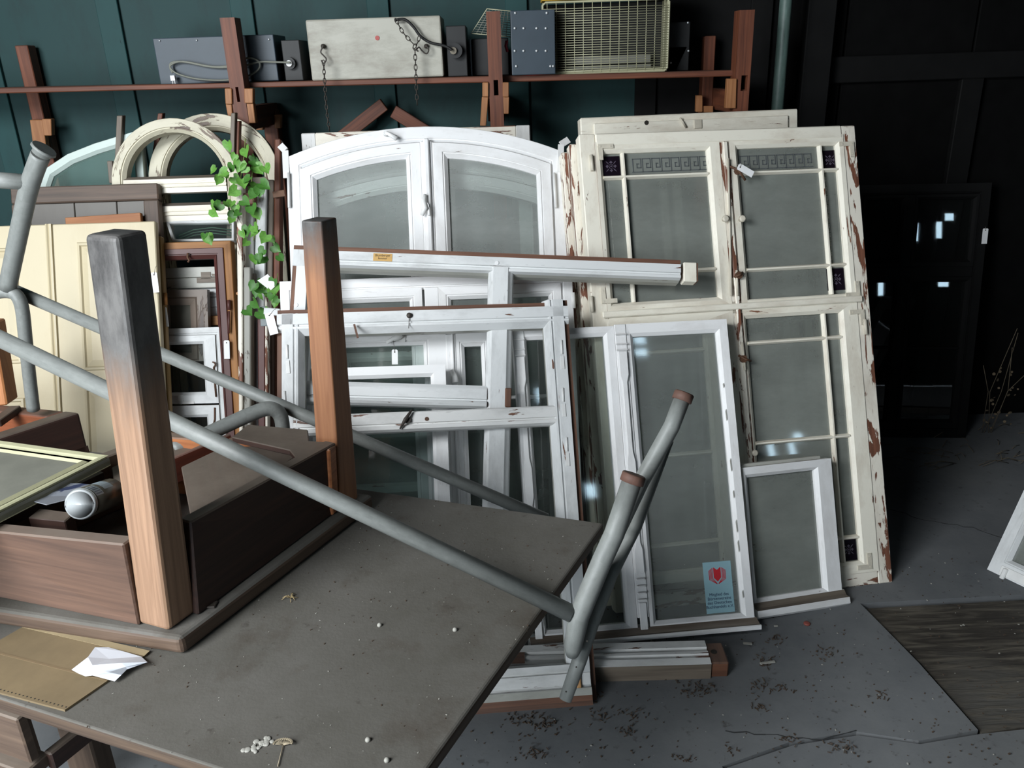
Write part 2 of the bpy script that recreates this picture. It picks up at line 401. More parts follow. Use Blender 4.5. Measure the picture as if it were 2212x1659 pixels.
def hinge_l(pl, s, t, dx, dy, parent, mat, w=0.014, L=0.05, name='corner_plate'):
    """flat L-shaped corner plate with screws; dx,dy = +-1 directions of the arms"""
    mb = MB(); a = L; P = [(s, t), (s + dx * a, t), (s + dx * a, t + dy * w), (s + dx * w, t + dy * w), (s + dx * w, t + dy * a), (s, t + dy * a)]
    if dx * dy < 0: P = P[::-1]
    mb.prism([pl.P(x, y, 0) for x, y in P], pl.n * 0.003)
    for x, y in ((s + dx * a * .8, t + dy * w * .5), (s + dx * w * .5, t + dy * a * .8), (s + dx * w * .5, t + dy * w * .5)):
        mb.disc(pl.P(x, y, 0.003), pl.n, 0.0028, 0.0012, 8)
    return obj(name, mb, mat, parent)
def card(name, label, pl, c, w, h, rot=0.0, d=0.004, string=None, cat='tag', mat=None, group=None):
    """hole-punched tag with its string; c = centre px, w,h metres, rot degrees"""
    s, t = pl.q(*c); a = math.radians(rot); X = (math.cos(a), math.sin(a)); Y = (-math.sin(a), math.cos(a))
    f = lambda x, y, dd=0.0: pl.P(s + X[0] * x + Y[0] * y, t + X[1] * x + Y[1] * y, d + dd)
    root = thing(name, label, cat, f(0, -h / 2), group)
    mb = MB(); n = 5; c_ = 0.003
    A = [f(-w / 2, -h / 2), f(w / 2, -h / 2), f(w / 2, h / 2 - c_), f(w / 2 - c_, h / 2), f(-w / 2 + c_, h / 2), f(-w / 2, h / 2 - c_)]
    mb.prism(A, pl.n * 0.0008); obj('card', mb, mat or PAPER, root)
    mb = MB(); mb.disc(f(0, h / 2 - 0.008, 0.0009), pl.n, 0.0022, 0.0004, 8); obj('punched_hole', mb, DARKIRON, root)
    if string:
        q = pl.q(*string); mb = MB(); mb.tube([f(0, h / 2 - 0.008, 0.002), pl.P((q[0] + s) / 2, (q[1] + t + h / 2) / 2, d + 0.004), pl.P(q[0], q[1], d + 0.001)], 0.0007, 5); obj('string', mb, STRING, root)
    return root
def arc(cx, cy, rx, ry, a0, a1, n): return [(cx + rx * math.cos(math.radians(a0 + (a1 - a0) * i / n)), cy + ry * math.sin(math.radians(a0 + (a1 - a0) * i / n))) for i in range(n + 1)]
#---STRUCTURE---
# ================================================================ STRUCTURE
def struct(name, mb, mats, parent=None, **k): return obj(name, mb, mats, parent, kind='structure', **k)
WY = 3.5; XL, XR, YF, ZC = -3.6, 3.3, -0.62, 3.4
def m_floor(name, a, b, rough=0.75, stain=0.0, streak=False):
    t = NT(name); o = t.uv(1, 1, True); n1 = t.noise(o, 3.0, 7, 0.68); n2 = t.noise(o, 40, 4, 0.6); n3 = t.noise(o, 1.1, 3, 0.5)
    c = t.ramp(n1, [(0.3, a), (0.68, b)]); c = t.mix(t.ramp(n2, [(0.62, W0), (0.74, (0.5, 0.5, 0.5, 1))]), c, srgb(58, 50, 44))
    c = t.mix(t.ramp(n3, [(0.58, W0), (0.7, (0.35, 0.35, 0.35, 1))]), c, srgb(128, 128, 124))
    if streak:
        s2 = t.noise(t.uv(6, 46, True), 1.0, 4, 0.6, 0.5); c = t.mix(t.ramp(s2, [(0.45, W0), (0.66, W1)]), c, srgb(96, 90, 80))
        t.bsdf(c, rough, s2, 0.9, 0.008)
    else: t.bsdf(c, rough, n2, 0.25, 0.002, 0.0, 0.15)
    return t.mat
FLM = m_floor('grey_painted_concrete', srgb(102, 105, 108), srgb(122, 124, 125))
FLD = m_floor('rough_dark_concrete', srgb(50, 45, 40), srgb(74, 69, 61), streak=True)
k0 = atz(1560, 1655); k1 = atz(1705, 1603); k2 = atz(1850, 1580); k3 = atz(1985, 1600); k4 = atz(2113, 1577)
k5 = atz(1985, 1432); k6 = atz(1858, 1303); k7 = atz(2212, 1284); k8 = atz(2212, 1570)
P3 = lambda x, y, z=0.0: np.array([x, y, z])
mb = MB(); mb.box((XL, YF, -0.16), (XR, WY + .1, -0.08)); floor = struct('floor', mb, BLACKW2)
def slab(poly, z, mat):
    mb = MB(); poly = [P3(p[0], p[1], -0.08) for p in poly]; mb.prism(poly, (0, 0, 0.08 + z)); return obj('slab', mb, mat, floor)
slab([(XL, YF), (0.55, YF), k0, k1, k2, k3, k4, k5, k6, (k7[0], k7[1]), (XR, 2.16), (XR, WY), (XL, WY)], 0.0, FLM)
slab([k4 + [.012, 0, 0], (k8[0], k8[1] + .01), (XR, 1.63), (XR, 2.145), (k7[0], k7[1] - .012), k6 + [.012, -.012, 0], k5 + [.014, 0, 0]], -0.012, FLD)
slab([(0.565, YF), (XR, YF), (XR, 1.615), (k8[0], k8[1] - .005), k4 + [0, -.01, 0], k3 + [0, -.008, 0], k2 + [0, -.01, 0], k1 + [.006, -.008, 0], k0 + [.01, -.003, 0]], -0.003, FLM)
CRK = m_plain('crack_grey', srgb(52, 53, 54), .9)  # even dark grey for the crack lines
def crack(pts, w=0.004):
    mb = MB()
    P = [atz(*p) for p in pts]; Q = []
    for a, b in zip(P[:-1], P[1:]):
        for i in range(6):
            j = rnd.uniform(-.006, .006); Q.append(a + (b - a) * i / 6 + [j, j * .6, 0])
    Q.append(P[-1])
    for a, b in zip(Q[:-1], Q[1:]): mb.beam(a + [0, 0, 0.0002], b + [0, 0, 0.0002], w * rnd.uniform(.4, 1.1), 0.0012)
    return obj('crack', mb, CRK, floor, kind='stuff')
crack([(1912, 1095), (2000, 1125), (2100, 1140), (2212, 1176)]); crack([(1565, 1580), (1700, 1590), (1765, 1600), (1850, 1578)], 0.003)
# back wall: teal boards with cover strips
mb = MB(); mb.box((XL, WY + 0.02, -.1), (XR, WY + 0.1, ZC)); wall = struct('wall_back', mb, BLACKW)
xs = [XL, -2.51, -2.015, -1.505, -0.985, -0.455, 0.085, 0.6, 1.05]
for i in range(len(xs) - 1):
    mb = MB(); mb.box((xs[i] + .003, WY, 0.0), (xs[i + 1] - .003, WY + 0.02, ZC), 0, (0, 0, 1)); obj('board', mb, TEAL if i < 7 else BLACKW2, wall, bevel=.002)
    mb = MB(); mb.box((xs[i + 1] - .06, WY - 0.018, 0.0), (xs[i + 1] + .025, WY, ZC), 0, (0, 0, 1)); obj('cover_strip', mb, TEAL2 if i < 6 else BLACKW2, wall, bevel=.002)
x = 1.08
for wd in (.3, .52, .52, .52, .36):
    mb = MB(); mb.box((x + .004, WY, 0.0), (x + wd - .004, WY + 0.02, ZC), 0, (0, 0, 1)); obj('board', mb, BLACKW, wall, bevel=.003); x += wd
mb = MB(); mb.box((1.19, WY - .09, 0), (1.3, WY, ZC)); obj('corner_post', mb, BLACKW2, wall, bevel=.004)
mb = MB(); mb.box((1.32, WY - .03, 1.5), (XR, WY, 1.6)); obj('cross_rail', mb, BLACKW2, wall, bevel=.003)
for xx in (1.86, 2.45):
    mb = MB(); mb.box((xx, WY - .03, 0), (xx + .09, WY, 1.5)); obj('upright', mb, BLACKW2, wall, bevel=.003)
mb = MB(); mb.box((XL - .1, YF, 0), (XL, WY + .1, ZC)); struct('wall_left', mb, BLACKW)
mb = MB(); mb.box((XR, YF, 0), (XR + .1, WY + .1, ZC)); struct('wall_right', mb, BLACKW)
mb = MB(); mb.box((XL - .1, YF - .1, ZC), (XR + .1, WY + .1, ZC + .1)); struct('ceiling', mb, BLACKW)
# front wall with the open doorway 
mb = MB(); mb.box((XL, YF - .1, 0), (-3.1, YF, ZC)); mb.box((-0.7, YF - .1, 0), (XR, YF, ZC)); mb.box((-3.1, YF - .1, 2.1), (-0.7, YF, ZC)); struct('wall_front', mb, BLACKW)
# glowing panels added on the front wall to make glints in the old glass
GLINTP = m_emit('glint_panel_glow', (0.6, 0.84, 1.0, 1), 7.0)
for i, (x, z, a, b) in enumerate(((1.77, 2.98, .09, .07), (1.76, 2.86, .09, .06), (0.92, 2.48, .10, .12), (1.15, 1.70, .07, .1), (2.80, 1.36, .045, .16), (2.98, 1.37, .04, .14), (3.06, 1.48, .07, .06), (2.52, .88, .04, .14), (3.04, .90, .08, .05))):
    mb = MB(); mb.box((x - a / 2 - .01, YF, z - b / 2 - .01), (x + a / 2 + .01, YF + .03, z + b / 2 + .01)); wn = struct('window_%d' % (i + 1), mb, BLACKW2)
    mb = MB(); mb.box((x - a / 2, YF + .03, z - b / 2), (x + a / 2, YF + .034, z + b / 2)); obj('pane', mb, GLINTP, wn)  # glowing slab added for its reflection, no opening behind it

# ================================================================ STORAGE RACK
VP = lambda y: Plane((0, y, 0), (1, 0, 0), (0, 0, 1))
def vbar(mb, y, x0, y0, x1, y1, thick, slant=None):
    """board seen as px rect x0..x1 (top) y0..y1 on the upright sheet at distance y; slant = (x0b,x1b) bottom px"""
    p = VP(y); a = slant or (x0, x1)
    q = [p.q(a[0], y1), p.q(a[1], y1), p.q(x1, y0), p.q(x0, y0)]
    mb.hexa([p.P(s, t, 0) for s, t in q] + [p.P(s, t, -thick) for s, t in q], (0, 0, 1))
rack = thing('storage_rack', 'long rough wooden rack shelf on slotted red-brown posts along the teal wall', 'shelf', (-0.3, 3.3, 0))
def rpart(name, mats, *args, **k):
    mb = MB(); vbar(mb, *args, **k); return obj(name, mb, mats, rack, bevel=.003)
def post(y, x0, x1, ytop, b0, b1, ybot, slot=None, name='post'):
    """front post down to the floor; px edges at top and at ybot"""
    p = VP(y); q = [p.q(x0, ytop), p.q(x1, ytop), p.q(b1, ybot), p.q(b0, ybot)]
    xc = [(q[0][0] + q[3][0]) / 2, (q[1][0] + q[2][0]) / 2]; mb = MB()
    if slot:
        r = p.R(*slot); ch = .012; m = (r[0] + r[2]) / 2
        for a, b, c, d in ((xc[0], 0, xc[1], r[1]), (xc[0], r[1], r[0], r[3]), (r[2], r[1], xc[1], r[3]), (xc[0], r[3], xc[1], q[0][1])):
            mb.box((a, y, b), (c, y + .07, d), 0, (0, 0, 1))
        mb2 = MB(); mb2.box((r[0], y + .05, r[1]), (r[2], y + .069, r[3])); obj('slot', mb2, BLACKW, rack)
        return obj(name, mb, RACKW, rack)
    mb.box((xc[0], y, 0), (xc[1], y + .06, q[0][1]), 0, (0, 0, 1)); return obj(name, mb, RACKW, rack, bevel=.003)
post(3.08, 487, 520, 38, 516, 545, 400, slot=(508, 188, 519, 220))
post(3.08, 1052, 1083, 25, 1058, 1087, 280, slot=(1066, 173, 1077, 206))
post(3.10, 1592, 1626, 22, 1590, 1620, 240, slot=(1602, 163, 1613, 196))
post(3.42, 42, 70, 98, 78, 105, 345); post(3.42, 568, 598, 238, 570, 600, 300); post(3.42, 1520, 1546, 78, 1518, 1540, 230)
xe = [-2.6, aty(505, 190, 3.15)[0], aty(1068, 180, 3.15)[0], aty(1608, 160, 3.15)[0]]
zz = lambda px, py: aty(px, py, 3.15)[2]
zl = [(zz(0, 184), zz(0, 197)), (zz(505, 179), zz(505, 190)), (zz(1068, 164), zz(1068, 178)), (zz(1608, 151), zz(1608, 164))]
for i in range(3):
    mb = MB(); a, b = xe[i], xe[i + 1]; (t0, b0), (t1, b1) = zl[i], zl[i + 1]
    for y0, y1 in ((3.15, 3.32), (3.325, 3.495)):
        mb.hexa([(a, y0, b0), (b, y0, b1), (b, y1, b1), (a, y1, b0), (a, y0, t0), (b, y0, t1), (b, y1, t1), (a, y1, t0)], (1, 0, 0))
    obj('shelf_board', mb, RACKW, rack, bevel=.003)
for x0, y0, x1, y1, sl, y in ((485, 191, 500, 225, (487, 501), 3.07), (527, 191, 546, 223, (528, 546), 3.07), (487, 225, 500, 251, (492, 502), 3.08), (530, 223, 547, 266, (537, 552), 3.08),
                              (553, 243, 568, 281, (553, 568), 3.36), (592, 248, 606, 277, (593, 606), 3.36), (1042, 178, 1055, 209, (1042, 1055), 3.07), (1086, 178, 1099, 209, (1086, 1099), 3.07),
                              (1041, 209, 1055, 272, (1037, 1050), 3.08), (1086, 209, 1100, 246, (1086, 1099), 3.08), (1572, 170, 1592, 234, (1568, 1590), 3.09), (64, 259, 92, 340, (74, 102), 3.38), (90, 257, 110, 293, (94, 111), 3.37), (1505, 206, 1518, 242, (1504, 1518), 3.36), (1518, 229, 1541, 243, (1518, 1541), 3.37)):
    mb = MB(); vbar(mb, y, x0, y0, x1, y1, 0.03, slant=sl); obj('bracket_block', mb, RACKL, rack, bevel=.002)
for a, b in (((830, 225), (735, 300)), ((850, 240), (930, 290))):
    mb = MB(); mb.beam(aty(*a, 3.4), aty(*b, 3.4), .05, .03, (0, 1, 0)); obj('brace', mb, RACKW, rack, bevel=.002)
# bracing arms that carry the shelf from post to wall
for px in (517, 1070, 1605):
    x = aty(px, 200, 3.1)[0]; mb = MB(); mb.box((x - .03, 3.12, 1.42), (x + .03, 3.48, 1.5)); obj('shelf_arm', mb, RACKW, rack, bevel=.002)
# loose slats standing in the rack
def slat(y, x0, x1, ytop, b0, b1, ybot, label, mat):
    p = VP(y); q = [p.q(x0, ytop), p.q(x1, ytop), p.q(b1, ybot), p.q(b0, ybot)]; k = (0 - q[0][1]) / (q[3][1] - q[0][1])
    xb0 = q[0][0] + (q[3][0] - q[0][0]) * k; xb1 = q[1][0] + (q[2][0] - q[1][0]) * k
    mb = MB(); mb.hexa([(xb0, y - .25, 0), (xb1, y - .25, 0), (xb1, y - .22, 0), (xb0, y - .22, 0), (q[0][0], y, q[0][1]), (q[1][0], y, q[1][1]), (q[1][0], y + .03, q[1][1]), (q[0][0], y + .03, q[0][1])], (0, 0, 1))
    return tag(obj('slat', mb, mat, bevel=.002), label, 'slat')
slat(3.0, 252, 264, 250, 254, 266, 335, 'grey weathered slat rising beside the pale green arched sash', RAWGREY)
slat(3.12, 341, 351, 245, 333, 345, 345, 'dark slat standing between the two round-topped frames', RACKW)
slat(2.96, 499, 508, 244, 500, 510, 335, 'grey slat standing against the front of the slotted left post', RAWGREY)
slat(2.97, 509, 517, 262, 511, 519, 345, 'thin brown slat at the foot of the slotted left post, above the ivy', RACKW)

# drain pipe by the dark corner
mb = MB(); a = aty(1698, 0, 3.3); b = aty(1678, 245, 3.3); mb.tube([(a[0], 3.3, ZC), (a[0] * .5 + b[0] * .5, 3.3, 1.6), (b[0] + .005, 3.3, 0.0)], .023, 14)
pipe = thing('drain_pipe', 'slim green-grey upright pipe in the dark corner right of the rack', 'pipe', (b[0], 3.3, 0)); obj('tube', mb, m_plain('green_grey_pipe', srgb(84, 104, 98), .5, var=.3), pipe)
mb = MB(); mb.box((b[0] - .035, 3.28, 1.2), (b[0] + .035, 3.41, 1.23)); obj('pipe_clip', mb, DARKIRON, pipe)

# ================================================================ THINGS ON THE SHELF
def pbox(mb, y, r, depth, slant=0.0):
    p = VP(y); a = p.R(*r); mb.box((a[0], y, a[1]), (a[2], y + depth, a[3]))
def screws(parent, y, pts, r=.0035):
    for q in pts:
        c = aty(*q, y); mb = MB(); mb.disc(c, (0, -1, 0), r, .002, 8, dome=.002); obj('screw', mb, SILVER, parent)
sz = lambda x: np.interp(x, xe, [z[0] for z in zl])
def onshelf(r, y):
    p = VP(y); a = p.R(*r); return (a[0], sz((a[0] + a[2]) / 2) + .001, a[2], a[3])
def sbox(name, r, y, depth, mat, parent, bevel=.003, label=None):
    a = onshelf(r, y); mb = MB(); mb.box((a[0], y, a[1]), (a[2], y + depth, a[3])); return obj(name, mb, mat, parent, bevel=bevel, label=label, seg=2)
# 1 blue-grey lamp box with grey cable
h = thing('lamp_housing', 'long blue-grey metal box with looped grey cable on the shelf left end', 'lamp housing', (aty(468, 170, 3.25)[0], 3.3, sz(-1)))
sbox('body', (329, 83, 603, 178), 3.22, .18, BLUEM, h); sbox('end_box', (606, 87, 656, 172), 3.24, .14, BLACKM, h)
screws(h, 3.219, [(345, 88), (425, 87), (581, 85)])
p = VP(3.2); mb = MB()
def cable(pts, y, r, n=6):
    P = [aty(a, b, y) for a, b in pts]; out = []
    for i in range(len(P) - 1):
        p0 = P[max(i - 1, 0)]; p1 = P[i]; p2 = P[i + 1]; p3 = P[min(i + 2, len(P) - 1)]
        for k in range(n):
            t = k / n; out.append(.5 * ((2 * p1) + (-p0 + p2) * t + (2 * p0 - 5 * p1 + 4 * p2 - p3) * t * t + (-p0 + 3 * p1 - 3 * p2 + p3) * t ** 3))
    out.append(P[-1]); return out
GC = m_plain('grey_cable', srgb(120, 122, 112), .6); BC = m_plain('black_cable', srgb(22, 22, 22), .6)
mb.tube(cable([(628, 135), (590, 134), (560, 134), (520, 143), (460, 145), (400, 134), (372, 135), (368, 146), (385, 160), (430, 171), (490, 173), (535, 164), (558, 150), (560, 135), (545, 126), (528, 127), (505, 140), (460, 144), (395, 133), (368, 142), (373, 158)], 3.20, .0035), .0035, 8)
obj('cable', mb, GC, h); mb = MB(); c = aty(628, 137, 3.24); mb.disc(c, (0, -1, 0), .021, .02, 14); obj('cable_gland', mb, BLACKM, h)
mb = MB(); mb.disc(c + [0, -.02, 0], (0, -1, 0), .011, .008, 14); obj('gland_nut', mb, IRONW, h)
mb = MB(); c = aty(373, 163, 3.19); mb.beam(c, c + [0, 0, -.018], .016, .012, (0, 1, 0)); mb.tube([c + [-.004, 0, -.018], c + [-.004, 0, -.03]], .0018, 6); mb.tube([c + [.004, 0, -.018], c + [.004, 0, -.03]], .0018, 6); obj('plug', mb, IRONW, h)
# 2 stained white panel heater with chains
WM = m_paint('stained_white_enamel', srgb(176, 174, 162), wood=srgb(120, 92, 80), peel=-0.4, dirt=0.9, dirtcol=srgb(118, 110, 96), pscale=.6)
h = thing('lamp_housing', 'stained white metal box with hanging chains, in the middle of the shelf', 'lamp housing', (aty(810, 170, 3.16)[0], 3.25, sz(-.5)))
sbox('body', (659, 43, 959, 166), 3.15, .2, WM, h, bevel=.006); sbox('end_box', (962, 56, 1011, 162), 3.18, .16, BLACKM, h)
mb = MB(); c = aty(984, 110, 3.18); mb.disc(c, (0, -1, 0), .026, .03, 16); obj('cable_gland', mb, BLACKM, h)
mb = MB(); mb.disc(c + [-.006, -.03, .0], (0, -1, 0), .012, .012, 16); obj('gland_nut', mb, m_plain('brass_grey', srgb(120, 112, 96), .5), h)
mb = MB(); mb.tube(cable([(852, 44), (874, 42), (893, 58), (908, 78), (930, 92), (960, 99), (976, 108)], 3.125, .005), .0048, 8); obj('cable', mb, BC, h)
mb = MB(); c = aty(815, 82, 3.149); mb.disc(c, (0, -1, 0), .008, .0015, 9); obj('red_stain', mb, m_plain('red_sticker', srgb(178, 92, 88), .7), h)
def chain(name, pts, y, parent, link=.016, r=.0016, mat=None):
    P = cable(pts, y, 0, 10); mb = MB(); L = [0]
    for a, b in zip(P[:-1], P[1:]): L.append(L[-1] + np.linalg.norm(b - a))
    s_ = 0; k = 0
    while s_ < L[-1]:
        i = min(np.searchsorted(L, s_, side='right') - 1, len(P) - 2); d = nrm(P[i + 1] - P[i]); c = P[i] + d * (s_ - L[i])
        x = nrm(np.cross(d, (0, 1, 0))) if k % 2 == 0 else np.array([0, 1.0, 0]); q = []
        for j in range(10):
            a = 2 * math.pi * j / 10; q.append(c + d * math.cos(a) * link * .62 + x * math.sin(a) * link * .3)
        mb.tube(q, r, 5, closed=True); s_ += link * .92; k += 1
    return obj(name, mb, mat or DARKIRON, parent, kind='stuff')
chain('chain', [(699, 136), (701, 170), (705, 230), (712, 284)], 3.08, h); chain('chain', [(857, 46), (872, 72), (896, 98)], 3.11, h, .018); chain('chain', [(896, 102), (898, 150), (901, 222)], 3.09, h, .018)
chain('chain', [(896, 100), (903, 90), (906, 76)], 3.1, h, .016)
for px in ((699, 100), (921, 100)):
    mb = MB(); mb.tube(cable([(px[0], px[1] - 2), (px[0] - 6, px[1] + 12), (px[0], px[1] + 20), (px[0] + 6, px[1] + 28), (px[0], px[1] + 37), (px[0] - 5, px[1] + 30)], 3.12, .002) if px[0] < 800 else cable([(921, 98), (926, 108), (921, 116), (912, 110), (905, 102), (900, 108), (904, 111)], 3.12, .002), .0025, 7); obj('hook', mb, DARKIRON, h)
    mb = MB(); c = aty(px[0], px[1], 3.149); mb.disc(c, (0, -1, 0), .008, .012, 10, dome=.008); obj('eye_bolt', mb, DARKIRON, h)
# 3 small dark lamp with open wire cage
h = thing('cage_lamp', 'dark lamp with a slanting open wire cage, half behind the middle shelf post', 'lamp', (aty(1050, 160, 3.25)[0], 3.3, sz(0)))
sbox('body', (1019, 84, 1100, 161), 3.26, .12, BLACKM, h); sbox('side_plate', (1013, 84, 1021, 162), 3.22, .14, BLUEM, h)
mb = MB(); T0, T1 = aty(1052, 19, 3.24), aty(1104, 24, 3.24); B0, B1 = aty(1018, 72, 3.24), aty(1104, 80, 3.24)
for i in range(12):
    t = i / 11; a = T0 + (B0 - T0) * t; b = T1 + (B1 - T1) * t; mb.tube([a, b], .0011, 5)
for i in range(9):
    t = i / 8; mb.tube([T0 + (T1 - T0) * t, B0 + (B1 - B0) * t], .0013, 5)
obj('wire_cage', mb, GC, h, kind='stuff')
mb = MB(); mb.tube([T0, T1, B1, B0], .0022, 6, closed=True); obj('cage_rim', mb, CREAMM, h)
# 4 blue box with rivets
h = thing('transformer_box', 'blue riveted metal box standing upright right of the middle shelf post', 'metal box', (aty(1150, 160, 3.12)[0], 3.2, sz(.1)))
sbox('body', (1102, 23, 1200, 148), 3.12, .16, BLUEM, h, label='blue front panel')
screws(h, 3.119, [(1113, 28), (1181, 28)] + [(x, y) for y in (61, 110) for x in (1112, 1131, 1159, 1179)] + [(1115, 143), (1189, 143), (1195, 143)], .0045)
mb = MB()
for i in range(11):
    c = aty(1112 + i * 7.5, 150, 3.125); mb.box((c[0], 3.125, sz(c[0]) + .001), (c[0] + .004, 3.26, c[2] + .002))
obj('vent_fins', mb, BLACKM, h, kind='stuff')
mb = MB(); c = aty(1097, 99, 3.16)
for i in range(3): mb.tube([c + np.array([-.003 * i, .01 * i, .018]), c + np.array([-.006 - .002 * i, .01 * i, 0]), c + np.array([-.002 * i, .01 * i, -.02])], .003, 6)
obj('red_wire', mb, m_plain('pink_red_wire', srgb(196, 66, 86), .5), h)
mb = MB(); mb.tube(cable([(1106, 156), (1140, 161), (1190, 158)], 3.13, .003), .004, 8); obj('red_gasket', mb, m_plain('dull_red', srgb(110, 40, 34), .6), h)
# 5 cream grille heater
h = thing('grille_heater', 'cream wire-grilled heater with yellow top edge on the right of the shelf', 'heater', (aty(1310, 150, 3.2)[0], 3.25, sz(.4)))
a = onshelf((1172, 6, 1441, 152), 3.19); P = VP(3.19)
mb = MB(); mb.box((a[0], 3.30, a[1]), (a[2], 3.34, a[3])); obj('back_panel', mb, BLACKM, h, bevel=.003)
for nm, y0, y1, z0, z1 in (('reflector', 3.255, 3.275, a[1] + .03, a[1] + .06), ('side_strip', 3.24, 3.25, a[1] + .012, a[1] + .026)):
    mb = MB(); mb.box((a[0] + .08, y0, z0), (a[2] - .05, y1, z1)); obj(nm, mb, m_plain('dull_tin', srgb(130, 130, 122), .5), h, bevel=.002)
mb = MB(); mb.tube([P.P(s, t, .0) for s, t in [(a[0], a[1] + .01), (a[0] + .01, a[1]), (a[2] - .01, a[1]), (a[2], a[1] + .01), (a[2], a[3] - .01), (a[2] - .01, a[3]), (a[0] + .01, a[3]), (a[0], a[3] - .01)]], .004, 8, closed=True); obj('grille_rim', mb, CREAMM, h)
mb = MB(); mb.box((a[0], 3.19, a[1]), (a[2], 3.3, a[1] + .012)); mb.box((a[0], 3.2, a[1]), (a[0] + .006, 3.3, a[3])); mb.box((a[2] - .006, 3.2, a[1]), (a[2], 3.3, a[3])); obj('casing', mb, CREAMM, h, bevel=.002)
mb = MB(); n = 14
for i in range(n):
    s_ = a[0] + (a[2] - a[0]) * (i + .5) / n; mb.tube([P.P(s_, a[1]), P.P(s_, a[3])], .0016, 6)
n = 27
for i in range(n):
    t = a[1] + .008 + (a[3] - a[1] - .03) * i / (n - 1); mb.tube([P.P(a[0], t, .003), P.P(a[2], t, .003)], .0012, 5)
obj('wire_grille', mb, CREAMM, h, kind='stuff')
mb = MB(); mb.box((a[0] - .002, 3.18, a[3] + .006), (a[2] - .01, 3.3, a[3] + .06)); obj('warning_strip', mb, m_plain('yellow_label', srgb(214, 170, 50), .5), h)
def text(body, P0, u, v, size, mat, parent, name='lettering', depth=.0003, align='CENTER', label=None):
    c = bpy.data.curves.new(name, 'FONT'); c.body = body; c.size = size; c.extrude = depth; c.align_x = align; c.space_line = .95
    o = bpy.data.objects.new(name + '_tmp', c); COL.objects.link(o); dg = bpy.context.evaluated_depsgraph_get()
    me = bpy.data.meshes.new_from_object(o.evaluated_get(dg)); COL.objects.unlink(o); bpy.data.objects.remove(o)
    u = nrm(u); v = nrm(v); n = np.cross(u, v); base = root_loc(parent)
    for vt in me.vertices:
        q = np.asarray(P0) + u * vt.co[0] + v * vt.co[1] + n * vt.co[2] - base; vt.co = q
    me.materials.clear(); me.materials.append(mat); x = bpy.data.objects.new(name, me); COL.objects.link(x); x.parent = parent
    return x
INK = m_plain('dark_ink', srgb(40, 36, 30), .8)
# 6 black box at shelf end
h = thing('lamp_housing', 'plain black metal box in shadow beyond the cream heater', 'lamp housing', (aty(1465, 150, 3.3)[0], 3.35, sz(.6)))
sbox('body', (1443, 48, 1489, 112), 3.3, .12, BLACKM, h)
mb = MB(); v = aty(1450, 138, 3.3); mb.hexa([(v[0] - .02, 3.3, sz(.6)), (v[0] + .02, 3.3, sz(.6)), (v[0] + .02, 3.4, sz(.6)), (v[0] - .02, 3.4, sz(.6)), (v[0] - .02, 3.3, v[2] + .06), (v[0] + .06, 3.3, v[2] + .06), (v[0] + .06, 3.4, v[2] + .06), (v[0] - .02, 3.4, v[2] + .06)]); obj('bracket', mb, BLACKM, h, bevel=.002)
screws(h, 3.299, [(1486, 49), (1487, 110), (1449, 136)], .004)
#---WINDOWS---
# ================================================================ RIGHT GROUP: the big cream window and its stack
CW = quadplane((1250, 290), (1865, 270), (1911, 1260), (1290, 1330))
cw = thing('window', 'tall cream four-casement window with violet corner glass squares, paint peeling at its right edge', 'window', CW.P(.48, 0, -.03))
q0 = CW.q(1250, 290); q1 = CW.q(1865, 270); q2 = CW.q(1911, 1260)
SL, SR, TT = q0[0], (q1[0] + q2[0]) / 2, (q0[1] + q1[1]) / 2
out = [(SL, 0.0), (SR, 0.0), (SR, TT), (SL, TT)]
mats = [CREAM, RAW]; FW = .052
mb = MB(); p_, m_ = prof(FW, .05, .010, True); mb.ring(CW, [(SL, 0), (SL + .02, 0), (SR - .02, 0), (SR, 0), (SR, TT), (SL, TT)], p_, m_)
mb = MB(); mb.bar(CW, SL, .0, SL + FW, TT, -.05, 0); obj('stile', mb, [CREAM, RAW], cw, bevel=.003)
mb = MB(); mb.bar(CW, SR - .05, .0, SR, TT, -.05, 0); obj('stile', mb, [CREAM2, RAW], cw, bevel=.003, label='peeling right stile')
tr = CW.R(1300, 275, 1850, 304); mb = MB(); mb.bar(CW, SL + FW, TT - .042, SR - .05, TT, -.05, .004); obj('head_rail', mb, CREAM, cw, bevel=.004)
mb = MB(); mb.bar(CW, SL + FW, .0, SR - .05, .045, -.05, 0); obj('bottom_rail', mb, CREAM2, cw, bevel=.003)
yt = CW.q(1700, 657)[1]; mb = MB(); mb.bar(CW, SL + FW, yt - .022, SR - .05, yt + .022, -.05, 0.002); mb.bar(CW, SL + .03, yt - .008, SR - .03, yt + .012, 0.002, .012); obj('transom', mb, CREAM, cw, bevel=.003)
xm = CW.q(1572, 420)[0]; mb = MB(); mb.bar(CW, xm - .018, .04, xm + .018, TT - .04, -.05, .002); mb.bar(CW, xm - .006, .04, xm + .010, TT - .04, 0.002, .010); obj('mullion', mb, CREAM2, cw, bevel=.003)
